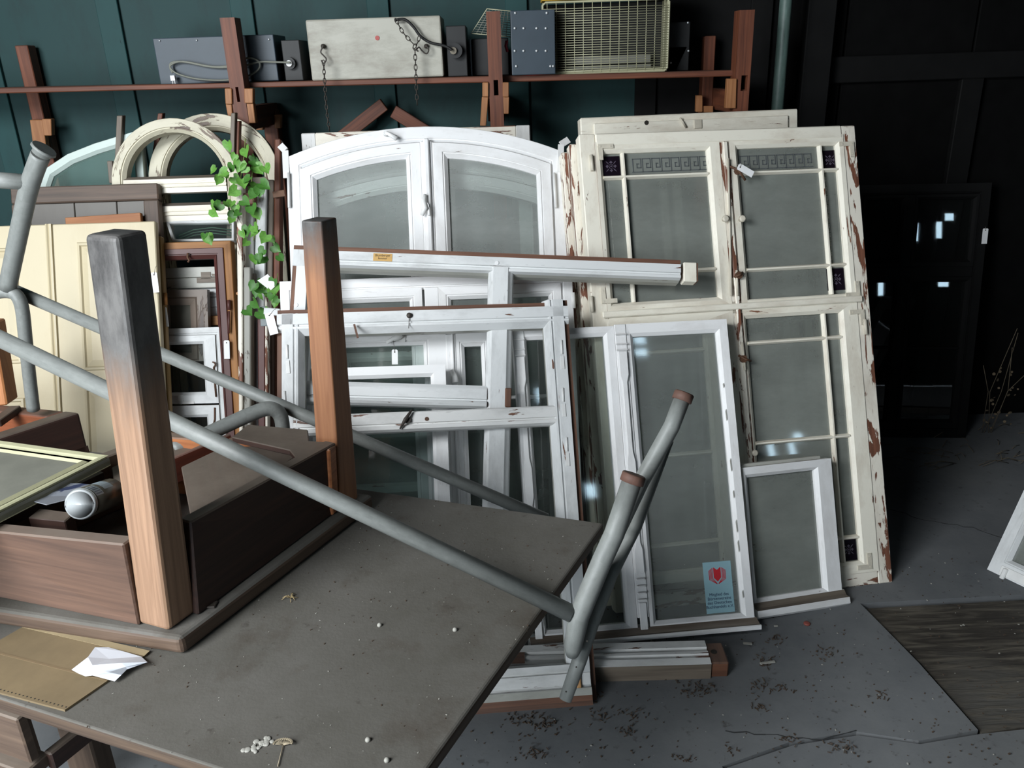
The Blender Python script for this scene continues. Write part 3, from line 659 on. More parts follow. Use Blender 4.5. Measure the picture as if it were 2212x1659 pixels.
def casement(pl, parent, outer, open_, T=.034, mats=None, muntins=(), name='casement', d=.003, glass=None, bead=.010, groove=False, mw=.014, skip=()):
    """outer/open_: (s0,t0,s1,t1). muntins: ('v',s) / ('h',t). panes are built cell by cell; skip = cells left out"""
    mats = mats or [CREAM, RAW]; pf = pl.off(d)
    wl, wb, wr, wt = open_[0] - outer[0], open_[1] - outer[1], outer[2] - open_[2], outer[3] - open_[3]
    mb = MB(); O = rect(outer); I = rect(open_); J = [(open_[0] + bead * 0, open_[1]), (open_[2], open_[1]), (open_[2], open_[3]), (open_[0], open_[3])]
    Bd = rect((open_[0] - bead, open_[1] - bead, open_[2] + bead, open_[3] + bead))
    loops = [(O, -T), (O, 0.0)]
    if groove:
        G1 = rect((open_[0] - bead - .006, open_[1] - bead - .006, open_[2] + bead + .006, open_[3] + bead + .006)); G2 = rect((open_[0] - bead - .003, open_[1] - bead - .003, open_[2] + bead + .003, open_[3] + bead + .003))
        loops += [(G1, 0.0), (G2, -.004)]
    loops += [(Bd, -.001), (I, -.011), (I, -T)]
    k = len(loops); i0 = len(mb.v); al = []
    for L, dd in loops:
        for q in L: pp = pf.P(q[0], q[1], dd); al.append(pp); mb.v.append(tuple(pp))
    for a in range(k):
        b = (a + 1) % k
        for i in range(4):
            j = (i + 1) % 4; q = [a * 4 + i, a * 4 + j, b * 4 + j, b * 4 + i]
            mb.face([al[x] for x in q], al[a * 4 + j] - al[a * 4 + i], 1 if a == 0 and len(mats) > 1 else 0, idx=[i0 + x for x in q])
    c = obj(name, mb, mats, parent)
    vs = sorted([m[1] for m in muntins if m[0] == 'v']); hs = sorted([m[1] for m in muntins if m[0] == 'h'])
    for v in vs: muntin(pf, v - mw / 2, open_[1], v + mw / 2, open_[3], c, mats[0])
    for h_ in hs: muntin(pf, open_[0], h_ - mw / 2, open_[2], h_ + mw / 2, c, mats[0], d1=-.0045)
    sx = [open_[0]] + vs + [open_[2]]; ty = [open_[1]] + hs + [open_[3]]
    for i in range(len(sx) - 1):
        for j in range(len(ty) - 1):
            if (i, j) in skip: continue
            pane(pf, (sx[i], ty[j], sx[i + 1], ty[j + 1]), -.02, c, glass)
    return c, pf
def flower(pf, r, parent):
    """violet pressed-glass square with a star flower"""
    mb = MB(); mb.bar(pf, r[0], r[1], r[2], r[3], -.022, -.017); obj('violet_square', mb, PURPLE, parent)
    cx, cy = (r[0] + r[2]) / 2, (r[1] + r[3]) / 2; R = min(r[2] - r[0], r[3] - r[1]) / 2; mb = MB()
    for k in range(8):
        a = k * math.pi / 4; f = .85 if k % 2 else .62; w_ = .06 if k % 2 else .2
        P = [(cx + math.cos(a) * R * .3, cy + math.sin(a) * R * .3), (cx + math.cos(a) * R * f * .7 - math.sin(a) * R * w_, cy + math.sin(a) * R * f * .7 + math.cos(a) * R * w_), (cx + math.cos(a) * R * f, cy + math.sin(a) * R * f), (cx + math.cos(a) * R * f * .7 + math.sin(a) * R * w_, cy + math.sin(a) * R * f * .7 - math.cos(a) * R * w_)]
        mb.prism([pf.P(x, y, -.017) for x, y in P[::-1]], pf.n * .001)
    mb.tube([pf.P(cx + math.cos(t) * R * .24, cy + math.sin(t) * R * .24, -.0165) for t in np.linspace(0, 2 * math.pi, 14)[:-1]], R * .03, 5, closed=True)
    mb.disc(pf.P(cx, cy, -.017), pf.n, R * .1, .001, 8); obj('star_flower', mb, PURPLE2, parent)
def greek(pf, r, parent, horiz, n, mat=None):
    """etched meander along a strip"""
    mb = MB(); W_, H_ = (r[2] - r[0], r[3] - r[1]) if horiz else (r[3] - r[1], r[2] - r[0]); st = W_ / n; th = min(.003, H_ * .13)
    path = [(0, 0), (0, 1), (.82, 1), (.82, .32), (.42, .32), (.42, .62), (.6, .62)]
    path2 = [(0, 0), (1, 0)]
    for i in range(n):
        for pth in (path, path2):
            Q = [((i + a) * st + st * .08 * (pth is path), .0 + b * H_) for a, b in pth]
            for a, b in zip(Q[:-1], Q[1:]):
                x0, x1 = min(a[0], b[0]) - th / 2, max(a[0], b[0]) + th / 2; y0, y1 = min(a[1], b[1]) - th / 2, max(a[1], b[1]) + th / 2
                if horiz: mb.bar(pf, r[0] + x0, r[1] + y0, r[0] + x1, r[1] + y1, -.0195, -.019)
                else: mb.bar(pf, r[0] + y0, r[1] + x0, r[0] + y1, r[1] + x1, -.0195, -.019)
    obj('etched_meander', mb, mat or ETCH, parent, kind='stuff')
def cwcase(o, g, ms, sq, bands):
    g_ = CW.R(*g); o_ = CW.R(*o); L_ = o[0] < 1400 and o[2] < 1600; o_ = (SL + FW - .004 if L_ else xm + .016, min(o_[1], g_[1] - .02), xm - .016 if L_ else SR - .047, max(o_[3], g_[3] + .02))
    mt = [(k, CW.q(x, y)[0 if k == 'v' else 1]) for k, x, y in ms]
    c, pf = casement(CW, cw, o_, g_, mats=[CREAM, RAW], muntins=mt, glass=GLASS_D)
    for s_ in sq: flower(pf, pf.R(*s_), c)
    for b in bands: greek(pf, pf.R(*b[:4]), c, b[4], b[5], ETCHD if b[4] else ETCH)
    return c, pf
c1, pf = cwcase((1290, 308, 1588, 660), (1301, 331, 1553, 641), [('v', 1349, 365), ('h', 1420, 378), ('h', 1530, 581)], [(1302, 335, 1344, 377)], [(1368, 340, 1536, 362, True, 8), (1318, 392, 1331, 560, False, 9)])
for (a, b, dx, dy) in ((1291, 312, 1, -1), (1300, 656, 1, 1)):
    s_, t_ = pf.q(a, b); hinge_l(pf, s_, t_, dx, dy, c1, IRON)
knob(pf, *pf.q(1563, 475), c1, IRON, .011, .024)
c2, pf = cwcase((1583, 298, 1868, 654), (1594, 320, 1833, 633), [('v', 1776, 345), ('h', 1690, 369), ('h', 1690, 578)], [(1780, 322, 1817, 363), (1791, 579, 1832, 624)], [(1602, 334, 1762, 356, True, 8), (1790, 378, 1803, 560, False, 9)])
for (a, b, dx, dy) in ((1843, 306, -1, -1), (1858, 640, -1, 1)):
    s_, t_ = pf.q(a, b); hinge_l(pf, s_, t_, dx, dy, c2, IRON)
knob(pf, *pf.q(1599, 475), c2, IRON, .011, .024)
c3, pf = cwcase((1596, 664, 1880, 1235), (1613, 688, 1860, 1212), [('v', 1800, 900), ('h', 1710, 735), ('h', 1710, 952), ('h', 1840, 1162)], [(1821, 1167, 1858, 1211)], [])
for (a, b, dx, dy) in ((1866, 668, -1, -1), (1884, 1228, -1, 1)):
    s_, t_ = pf.q(a, b); hinge_l(pf, s_, t_, dx, dy, c3, IRON)
knob(pf, *pf.q(1626, 978), c3, IRON, .010, .022)
c4, pf = cwcase((1300, 690, 1580, 1245), (1318, 712, 1560, 1222), [('v', 1368, 720), ('h', 1440, 760), ('h', 1440, 985), ('h', 1340, 1190)], [], [])
# espagnolette rods, latches
for a, b in (((1570, 345), (1576, 640)), ((1588, 585), (1590, 640)), ((1600, 740), (1606, 800))):
    mb = MB(); mb.tube([CW.P(*CW.q(*a), .012), CW.P(*CW.q(*b), .012)], .004, 8); obj('latch_rod', mb, IRON, cw)
for a, b, c in (((1574, 362), (1590, 372), (1606, 392)), ((1592, 768), (1602, 776), (1618, 780)), ((1583, 600), (1592, 596), (1600, 590))):
    mb = MB(); mb.tube([CW.P(*CW.q(*a), .012), CW.P(*CW.q(*b), .022), CW.P(*CW.q(*c), .014)], .004, 7); mb.disc(CW.P(*CW.q(*b), .010), CW.n, .012, .008, 10); obj('latch', mb, RUST, cw)
for y in (336, 1180): 
    mb = MB(); s_, t_ = CW.q(1276, y if y < 700 else 640); mb.tube([CW.P(s_, t_, .006), CW.P(s_, t_ - .05, .006)], .006, 8); obj('hinge', mb, IRON, cw)
mb = MB(); s_, t_ = CW.q(1866, 690); mb.tube([CW.P(s_, t_, .006), CW.P(s_, t_ - .05, .006)], .006, 8); obj('hinge', mb, IRON, cw)
card('paper_tag', 'white card tag tied at the latch between the upper cream casements', CW, (1603, 373), .022, .056, -130 + 180 + 8, .026, string=(1584, 362))
# frames stacked behind it: only the left edges and the tops show
for i, (ds, dt, dd, mt, lb) in enumerate(((-.020, -.012, -.056, CREAM2, 'cream peeling frame directly behind the big cream window, its edge showing at left'),
        (-.036, -.022, -.108, CREAM2, 'second peeling frame in the stack behind the big cream window'),
        (-.052, -.03, -.160, BROWNP, 'brown stripped frame at the back of the stack behind the big cream window'))):
    pl = CW.off(dd); o_ = (SL + ds, .0, SR - .06, TT + dt); fr = thing('window_frame', lb, 'window frame', pl.P(.4, 0, -.02), 'frames stacked behind the cream window')
    for nm, r in (('stile', (o_[0], 0, o_[0] + .06, o_[3])), ('stile', (o_[2] - .06, 0, o_[2], o_[3])), ('head_rail', (o_[0] + .06, o_[3] - .06, o_[2] - .06, o_[3])), ('transom', (o_[0] + .06, yt - .05 + .01 * i, o_[2] - .06, yt - .01 + .01 * i)), ('bottom_rail', (o_[0] + .06, 0, o_[2] - .06, .08))):
        bar(nm, pl, r, -.045, 0, mt, fr, .003)
    if i < 2:
        for a, b in ((o_[0] + .06, .46), (.52, o_[2] - .06)):
            mb = MB(); mb.bar(pl, (a + b) / 2 + .1 - .02 * i, .08, (a + b) / 2 + .125 - .02 * i, o_[3] - .06, -.03, -.01); obj('glazing_bar', mb, CREAM, fr, bevel=.002)
# cream frame rising behind everything
CB = leanplane(1255, 285, 2.93, 12, 7); a = CB.q(1253, 246); b = CB.q(1724, 243)
cb = thing('window_frame', 'chipped white frame top with a round hole, rising behind the big cream window', 'window frame', CB.P(.3, -1.1))
bt = -(CB.O[2] / CB.v[2])
bar('head_rail', CB, (a[0], a[1] - .1, b[0], (a[1] + b[1]) / 2), -.05, 0, [CREAM, RAWGREY], cb, .004, top=None)
bar('stile', CB, (a[0], bt, a[0] + .06, a[1] - .1), -.05, -.002, CREAM, cb, .004); bar('stile', CB, (b[0] - .06, bt, b[0], b[1] - .1), -.05, -.002, CREAM, cb, .004)
bar('raised_moulding', CB, (a[0] + .045, a[1] - .095, b[0] - .04, a[1] - .035), 0.0005, .009, CREAM, cb, .003)
mb = MB(); mb.disc(CB.P(*CB.q(1395, 266), .009), CB.n, .008, .0006, 12); obj('drilled_hole', mb, INK, cb)
mb = MB(); mb.tube([CB.P(*CB.q(1467, 256), .01), CB.P(*CB.q(1472, 266), .016), CB.P(*CB.q(1480, 276), .011)], .004, 7); obj('catch', mb, IRON, cb)
mb = MB(); r = CB.R(1497, 260, 1514, 278); mb.bar(CB, *r, .009, .013); obj('stop_block', mb, IRON, cb, bevel=.001)

# ================================================================ CENTRE GROUP
# arched double window
AW = leanplane(612, 660, 2.54, 22, 4, -1.2)
def arched(name, label, pl, xl, xr, ytop_c, yspr, ybot_px, mats, T=.05, group=None, full=True, dz=0.0):
    """segmental-arched double casement: px edges measured on its own sheet"""
    sl = pl.q(xl, yspr)[0]; sr = pl.q(xr, yspr)[0]; ts = (pl.q(xl, yspr)[1] + pl.q(xr, yspr)[1]) / 2; tc = pl.q((xl + xr) / 2, ytop_c)[1]
    return sl, sr, ts, tc
sl, sr, ts, tc = arched('', '', AW, 618, 1218, 273, 334, 0, None)
def awindow(pl, label, mats, glass, handles=True):
    zb = -(pl.O[2] / pl.v[2]); aw = thing('arched_window', label, 'window', pl.P((sl + sr) / 2, zb), 'arched white double windows')
    hw = (sr - sl) / 2; rise = tc - ts; R = (hw * hw + rise * rise) / (2 * rise); cx = (sl + sr) / 2; cy = tc - R; a0 = math.degrees(math.asin(hw / R))
    top = [(cx + R * math.sin(math.radians(a)), cy + R * math.cos(math.radians(a))) for a in np.linspace(a0, -a0, 21)]
    path = [(sl, zb), (sr, zb)] + top
    frame('outer_frame', pl, path, .05, .055, mats, aw, b=.006)
    mw = .02; ti = zb + .62  # lower light line
    def casem(s0, s1, t0, name):
        Ri = R - .055
        def arcpts(inset):
            a_ = s1 - inset; b_ = s0 + inset
            n = 12; return [(x, cy + math.sqrt((Ri - inset) ** 2 - (x - cx) ** 2)) for x in np.linspace(a_, b_, n)]
        pth = [(s0, t0), (s1, t0)] + arcpts(0)
        p_, m_ = prof(.048, .036, .012, True); mb = MB(); pf = pl.off(.008); mb.ring(pf, pth, p_, [0] * len(m_)); c = obj(name, mb, mats, aw)
        pi = [(s0 + .045, t0 + .045), (s1 - .045, t0 + .045)] + arcpts(.045)
        pane(pf, None, -.02, c, glass, path=pi); return c, pf
    cA, pf = casem(sl + .046, cx - mw, zb + .05, 'casement'); cB, pf = casem(cx + mw, sr - .046, zb + .05, 'casement')
    mb = MB(); mb.bar(pl, cx - mw, zb + .05, cx + mw, tc - .05, -.05, .010); mb.bar(pl, cx - .009, zb + .05, cx + .009, tc - .045, .010, .022); obj('mullion', mb, mats[0], aw, bevel=.004)
    if handles:
        P = lambda x, y, d=.02: pl.P(*pl.q(x, y), d)
        mb = MB(); mb.tube([P(833, 291, .006), P(835, 291, .02)], .008, 10); mb.tube([P(835, 290), P(845, 296), P(858, 303)], .006, 10, rs=[.0055, .0065, .009]); obj('turn_catch', mb, IRONW, aw)
        mb = MB(); mb.tube([P(919, 425, .03), P(916, 440, .034), P(919, 455, .034), P(912, 470, .03)], .007, 10, rs=[.005, .008, .010, .006]); mb.disc(P(918, 450, .022), pl.n, .014, .012, 12); mb.tube([P(926, 452, .028), P(928, 470, .028)], .005, 8); obj('handle', mb, IRONW, aw)
        for x in (624, 1196): 
            mb = MB(); mb.tube([P(x if x < 900 else x, 375, .008), P(x + (2 if x < 900 else 4), 450, .008)], .005, 8); obj('hinge', mb, IRONW, aw)
        for a_, b_, m2 in (((604, 312), (616, 325), 0), ((1229, 300), (1212, 312), 0)):
            mb = MB(); mb.beam(P(*a_, -.01), P(*b_, -.002), .022, .006, pl.n); mb.beam(P(*b_, -.002), P(b_[0] + (3 if a_[0] < 900 else -2), b_[1] + 60, -.002 + .004), .020, .005, pl.n); obj('wall_tie', mb, IRONW, aw)
        mb = MB(); mb.beam(P(587, 418, -.02), P(612, 414, -.02), .02, .008, pl.n); obj('wall_tie', mb, RUST, aw, label='rust-brown wall tie')
    return aw
awindow(AW, 'big arched white double window standing in front, turn catch on its head', [WHITE, WHITE2], GLASS_A)
awindow(Plane(AW.P(0.02, -.075, -.10), AW.u, AW.v), 'second arched white double window, seen through the glass of the front one', [WHITE2, WHITE2], GLASS, handles=True)
# straight-topped frame peeking out above the arch
WB = leanplane(650, 300, 3.0, 13, 2); a = WB.q(650, 288); b = WB.q(1145, 286); zb = -(WB.O[2] / WB.v[2])
wb = thing('window_frame', 'straight peeling pinkish-white frame whose corners rise behind the arched window', 'window frame', WB.P(.4, zb))
bar('head_rail', WB, (a[0] + .05, a[1] - .06, b[0] - .05, a[1]), -.05, 0, CREAM2, wb, .003); bar('stile', WB, (a[0], zb, a[0] + .05, a[1]), -.05, 0, WHITE2, wb, .003); bar('stile', WB, (b[0] - .05, zb, b[0], a[1]), -.05, 0, WHITE2, wb, .003)
# white cross-window behind the tilted frame
WW = leanplane(610, 600, 2.47, 22, 4, -1.0); zb = -(WW.O[2] / WW.v[2])
ww = thing('window', 'white double window, only a band of it visible between two tilted frames', 'window', WW.P(.4, zb))
a = WW.q(603, 597); b = WW.q(1236, 597); o_ = (a[0], zb, b[0], (a[1] + b[1]) / 2)
frame('outer_frame', WW, rect(o_), .04, .03, [WHITE, WHITE2], ww, b=.006)
mx = WW.q(932, 630)[0]; bar('mullion', WW, (mx - .022, zb + .04, mx + .022, o_[3] - .035), -.04, .004, WHITE, ww)
t0 = zb + .06
for x0, x1 in (((a[0] + .038), mx - .03), (mx + .02, b[0] - .038)):
    casement(WW, ww, (x0, t0, x1, o_[3] - .035), (x0 + .04, t0 + .045, x1 - .04, o_[3] - .075), mats=[WHITE, WHITE2], groove=True, muntins=(('h', (t0 + o_[3]) / 2 + .12),), glass=GLASS)
mb = MB(); P = WW.P(*WW.q(1238, 632), .0); mb.tube([P, P - WW.v * .05], .006, 8); obj('hinge', mb, IRONW, ww)
# lower casement window
WL = leanplane(640, 720, 2.38, 26, 4, -1.2); zb = -(WL.O[2] / WL.v[2])
wl = thing('window', 'white double casement window with a tagged turn handle, behind the front empty frame', 'window', WL.P(.3, zb))
a = WL.q(640, 708); b = WL.q(1072, 704); o_ = (a[0], zb, b[0], (a[1] + b[1]) / 2)
frame('outer_frame', WL, rect(o_), .03, .03, [WHITE, WHITE2], wl, b=.006)
mx = WL.q(974, 760)[0]
mb = MB(); mb.bar(WL, mx - .014, zb + .03, mx + .016, o_[3] - .03, -.03, .006); mb.bar(WL, mx + .002, zb + .03, mx + .009, o_[3] - .03, .006, .013); obj('mullion', mb, WHITE, wl, bevel=.002)
gl = WL.R(750, 750, 927, 1080); casement(WL, wl, (o_[0] + .028, zb + .03, mx - .014, o_[3] - .028), (o_[0] + .07, zb + .08, gl[2], gl[3]), mats=[WHITE, WHITE2], groove=True, glass=GLASS_C)
gl = WL.R(1003, 748, 1052, 1080); casement(WL, wl, (mx + .016, zb + .03, o_[2] - .005, o_[3] - .028), (gl[0], zb + .08, gl[2] + .002, gl[3]), mats=[WHITE, WHITE2], groove=True, glass=GLASS_C)
P = lambda x, y, d=.02: WL.P(*WL.q(x, y), d)
mb = MB(); mb.tube([P(836, 742), P(848, 735), P(858, 731), P(870, 728)], .006, 10, rs=[.006, .007, .010, .005]); mb.beam(P(850, 732, .004), P(876, 734, .004), .016, .005, WL.n); obj('turn_handle', mb, IRONW, wl)
mb = MB(); mb.tube([P(976, 802), P(982, 815, .03), P(984, 828, .03)], .008, 10, rs=[.006, .009, .012]); mb.disc(P(982, 822, .008), WL.n, .014, .014, 12); obj('turn_handle', mb, IRONW, wl)
card('paper_tag', 'white card tag hanging from the turn handle of the casement behind the empty frame', WL, (854, 773), .018, .046, -1, .022, string=(851, 736))
# casement seen through it
WI = WL.off(-.10); wi = thing('sash', 'small white sash leaning behind the tagged casement, seen through its glass', 'window sash', WI.P(*WI.q(840, 960)))
a = WI.R(735, 764, 925, 1060); casement(WI, wi, a, (a[0] + .03, a[1] + .03, a[2] - .022, a[3] - .028), mats=[WHITE2, WHITE2], glass=GLASS)
# loose white sash in front of it
SS = leanplane(800, 800, 2.27, 28, 4, -1.5); zb = -(SS.O[2] / SS.v[2]); ss = thing('sash', 'clean white sash with bright top rail, standing behind the tilted transom', 'window sash', SS.P(.1, zb))
g = SS.R(700, 821, 939, 1090); o_ = (SS.q(655, 800)[0], zb, SS.q(966, 900)[0], SS.q(850, 791)[1])
casement(SS, ss, o_, (o_[0] + .035, zb + .04, g[2], g[3]), mats=[WHITE, WHITE2], glass=GLASS_K, T=.03)

# tilted long frame with paper label
LF = leanplane(1060, 565, 2.40, 30, 4.5, 0)
a = LF.q(728, 533); b = LF.q(1470, 562); uu = LF.u * (b[0] - a[0]) + LF.v * (b[1] - a[1]); LF = Plane(LF.P(*b), uu, LF.v)
lf = thing('window_frame', 'long tilted white frame with bare brown upper edge and small yellow paper label', 'window frame', LF.P(-.5, -.9))
L0 = LF.q(635, 530)[0]; tb = LF.q(1400, 606)[1] if False else None
# top rail: bare top strip, white face, two beads, soffit
mb = MB(); T = .06; hh = [(0, 0.0), (-.014, 0.0), (-.014, .004), (-.040, .004), (-.041, -.002), (-.046, -.002), (-.048, .002), (-.056, .002), (-.060, -.014), (-.064, -.03), (-.064, -T), (0, -T)]
mat_i = [1, 0, 0, 0, 0, 0, 0, 0, 2, 2, 1, 1]
def extr(mb, pl, sec, s0, s1, mats_i, cap=1):
    A = [pl.P(s0, t, d) for t, d in sec]; B = [pl.P(s1, t, d) for t, d in sec]; i0 = len(mb.v); mb.v += [tuple(x) for x in A + B]; al = A + B; n = len(sec)
    for i in range(n):
        j = (i + 1) % n; q = [i, j, j + n, i + n]; mb.face([al[k] for k in q], pl.u, mats_i[i], idx=[i0 + k for k in q])
    tri = tessellate_polygon([[Vector((t, d, 0)) for t, d in sec]])
    for base in (0, n):
        for t in tri: mb.face([al[base + k] for k in t], pl.v, cap, idx=[i0 + base + k for k in t])
extr(mb, LF, hh, L0, 0.0, mat_i); obj('head_rail', mb, [WHITE3, RAW, GREYP], lf)
def extrv(mb, pl, sec, t0, t1, mats_i, cap=1):
    A = [pl.P(s, t0, d) for s, d in sec]; B = [pl.P(s, t1, d) for s, d in sec]; i0 = len(mb.v); mb.v += [tuple(x) for x in A + B]; al = A + B; n = len(sec)
    for i in range(n):
        j = (i + 1) % n; q = [i, j, j + n, i + n][::-1]; mb.face([al[k] for k in q], pl.v, mats_i[i], idx=[i0 + k for k in q])
    tri = tessellate_polygon([[Vector((t, d, 0)) for t, d in sec]])
    for base in (0, n):
        for t in tri: mb.face([al[base + k] for k in t], pl.u, cap, idx=[i0 + base + k for k in t])
zf = -(LF.O[2] / LF.v[2]) + .02
st = [(L0, 0), (L0 + .012, 0), (L0 + .012, .004), (L0 + .045, .004), (L0 + .048, -.008), (L0 + .06, -.012), (L0 + .06, -T), (L0, -T)]
mb = MB(); extrv(mb, LF, st, zf, -.064, [1, 1, 0, 0, 0, 0, 1, 1]); mb.bar(LF, L0, -.064, L0 + .045, -.014, 0.0002, .0042); obj('stile', mb, [WHITE3, RAW], lf)
m0 = LF.q(1058, 720)[0]; m1 = LF.q(1099, 720)[0]
mu = [(m0 - .008, -.012), (m0, -.002), (m0 + .006, .004), (m1 - .006, .004), (m1, -.002), (m1 + .008, -.008), (m1 + .012, -.016), (m1 + .012, -T), (m0 - .008, -T)]
mb = MB(); extrv(mb, LF, mu, zf, -.045, [0] * 9); obj('mullion', mb, [WHITE3, RAW], lf)
t1 = LF.q(900, 828)[1]; t0 = LF.q(900, 878)[1]; h_ = (t1 - t0)
tsx = [(t1, -.01), (t1 - .01, -.002), (t1 - h_ * .22, 0), (t1 - h_ * .6, .002), (t1 - h_ * .62, -.004), (t1 - h_ * .68, -.004), (t1 - h_ * .72, .004), (t1 - h_ * .82, .010), (t1 - h_ * .92, .004), (t0, -.01), (t0, -.04), (t1, -.04)]
mb = MB(); extr(mb, LF, tsx, L0 + .055, m0 - .004, [0] * 12); obj('transom', mb, [WHITE3, RAW], lf)
mb = MB(); r = LF.R(807, 548, 847, 566); mb.bar(LF, *r, .0042, .005); lb = obj('paper_label', mb, m_plain('yellowed_paper', srgb(196, 158, 98), .8), lf)
text('Blumberger\nfenster', LF.P((r[0] + r[2]) / 2, r[1] * .38 + r[3] * .62, .0051), LF.u + LF.v * .02, LF.v, .0095, INK, lf, name='handwriting')
mb = MB(); r = LF.R(1090, 838, 1104, 880); mb.bar(LF, r[0], r[1], r[2], r[3], -.012, .0045); obj('bare_wood_patch', mb, RAW, lf, bevel=.002)
for px in ((1073, 569), (640, 660)):
    mb = MB(); mb.disc(LF.P(*LF.q(*px), .004), LF.n, .006, .002, 12); obj('wooden_peg', mb, WHITE, lf)
# block at the right end of that rail
bk = thing('wood_block', 'short cream-painted wood block at the right end of the tilted frame', 'block', LF.P(.0, -.06)); r = LF.R(1474, 565, 1507, 608)
mb = MB(); mb.bar(LF, r[0] + .004, r[1], r[2], r[3], -.045, -.002); obj('block', mb, CREAM, bk, bevel=.003); mb = MB(); mb.bar(LF, r[2] + .0002, r[1] + .002, r[2] + .003, r[3] - .002, -.044, -.004); obj('bare_end', mb, RAW, bk)

# front empty frame F3
F3 = quadplane((597, 668), (1228, 650), (1290, 1520), (592, 1575))
f3 = thing('window_frame', 'large white frame without glass in front, brown bare edges, thin cross rail', 'window frame', F3.P(.42, 0))
a = F3.q(597, 668); b = F3.q(1228, 650); c = F3.q(1290, 1520); s0 = a[0]; s1 = (b[0] + c[0]) / 2; tt = (a[1] + b[1]) / 2
T = .045
pr = [(0, -T), (0, -.012), (.014, -.012), (.015, 0.0), (.046, 0), (.048, -.005), (.052, -.005), (.054, 0), (.060, -.001), (.076, -.022), (.076, -T)]
def f3bar(name, s, t, horiz, lo, hi, mats_i=None, flip=1, label=None, w=.076):
    k = w / .076; sec = [((t if horiz else s) - flip * x * k, d) for x, d in pr]; mi = mats_i or [1, 1, 1, 0, 0, 0, 0, 0, 0, 2, 2]
    mb = MB(); (extr if horiz else extrv)(mb, F3, sec, lo, hi, mi); return obj(name, mb, [WHITE3, RAW, GREYP], f3, label=label)
f3bar('head_rail', 0, tt, True, s0 + .001, s1 - .001); f3bar('stile', s0, 0, False, 0, tt - .014, flip=-1); f3bar('stile', s1, 0, False, 0, tt + .006, flip=1)
mb = MB(); r = F3.R(640, 890, 1210, 924); tm = (r[1] + r[3]) / 2; hh = .028
sec = [(tm + hh, -.04), (tm + hh, -.006), (tm + hh - .004, -.001), (tm - hh * .2, .0), (tm - hh * .25, -.005), (tm - hh * .4, -.005), (tm - hh * .45, 0), (tm - hh * .8, -.002), (tm - hh, -.014), (tm - hh, -.04)]
extr(mb, F3, sec, s0 + .04, s1 - .055, [0] * 10); obj('transom', mb, [WHITE2, RAW], f3)
mb = MB(); sec = [(.105, -.05), (.105, -.004), (.088, -.002), (.087, -.007), (.083, -.007), (.082, .002), (.052, .004), (.05, -.003), (.046, -.003), (.045, .012), (.026, .014), (.012, .014), (0, .016), (0, -.05)]
extr(mb, F3, sec, s0 + .016, s1 - .016, [0] * 9 + [2, 1, 1, 1, 0]); obj('bottom_rail', mb, [WHITE2, RAW, GREYP], f3)
P = lambda x, y, d=.006: F3.P(*F3.q(x, y), d)
mb = MB(); mb.tube([P(864, 927, .004), P(876, 908, .014), P(890, 886, .008)], .0045, 8, rs=[.002, .006, .003]); mb.disc(P(881, 908, .0), F3.n, .009, .008, 10); obj('turn_catch', mb, DARKIRON, f3)
mb = MB(); mb.disc(P(922, 905, .0), F3.n, .006, .0008, 10); obj('drilled_hole', mb, RUST, f3)
for x, y in ((620, 745), (1213, 735), (1216, 838), (1224, 945), (615, 845)):
    mb = MB(); mb.tube([P(x, y, .0), P(x + 1, y + 30, .0)], .0035, 7); mb.beam(P(x + 1, y + 34, .001), P(x + 3, y + 62, .001), .010, .003, F3.n); obj('hinge_pin', mb, IRONW, f3)
mb = MB(); mb.disc(P(884, 682, .0), F3.n, .008, .006, 10, dome=.004); mb.tube([P(884, 686, .004), P(883, 710, .003)], .001, 5); obj('nail_and_wire', mb, DARKIRON, f3)
mb = MB(); mb.beam(P(766, 703, .012), P(774, 733, .016), .006, .004, F3.n); tag(obj('wood_splinter', mb, RAW), 'small brown wood splinter stuck on the front frame head rail', 'splinter')
mb = MB(); r = F3.R(1243, 1445, 1256, 1496); mb.bar(F3, *r, .005, .010); obj('ochre_plug', mb, m_plain('ochre_putty', srgb(196, 150, 100), .7), f3, bevel=.002)
card('paper_tag', 'white tag hanging at the top left corner of the front empty frame', F3, (587, 700), .024, .066, 14, .004, string=(597, 668))

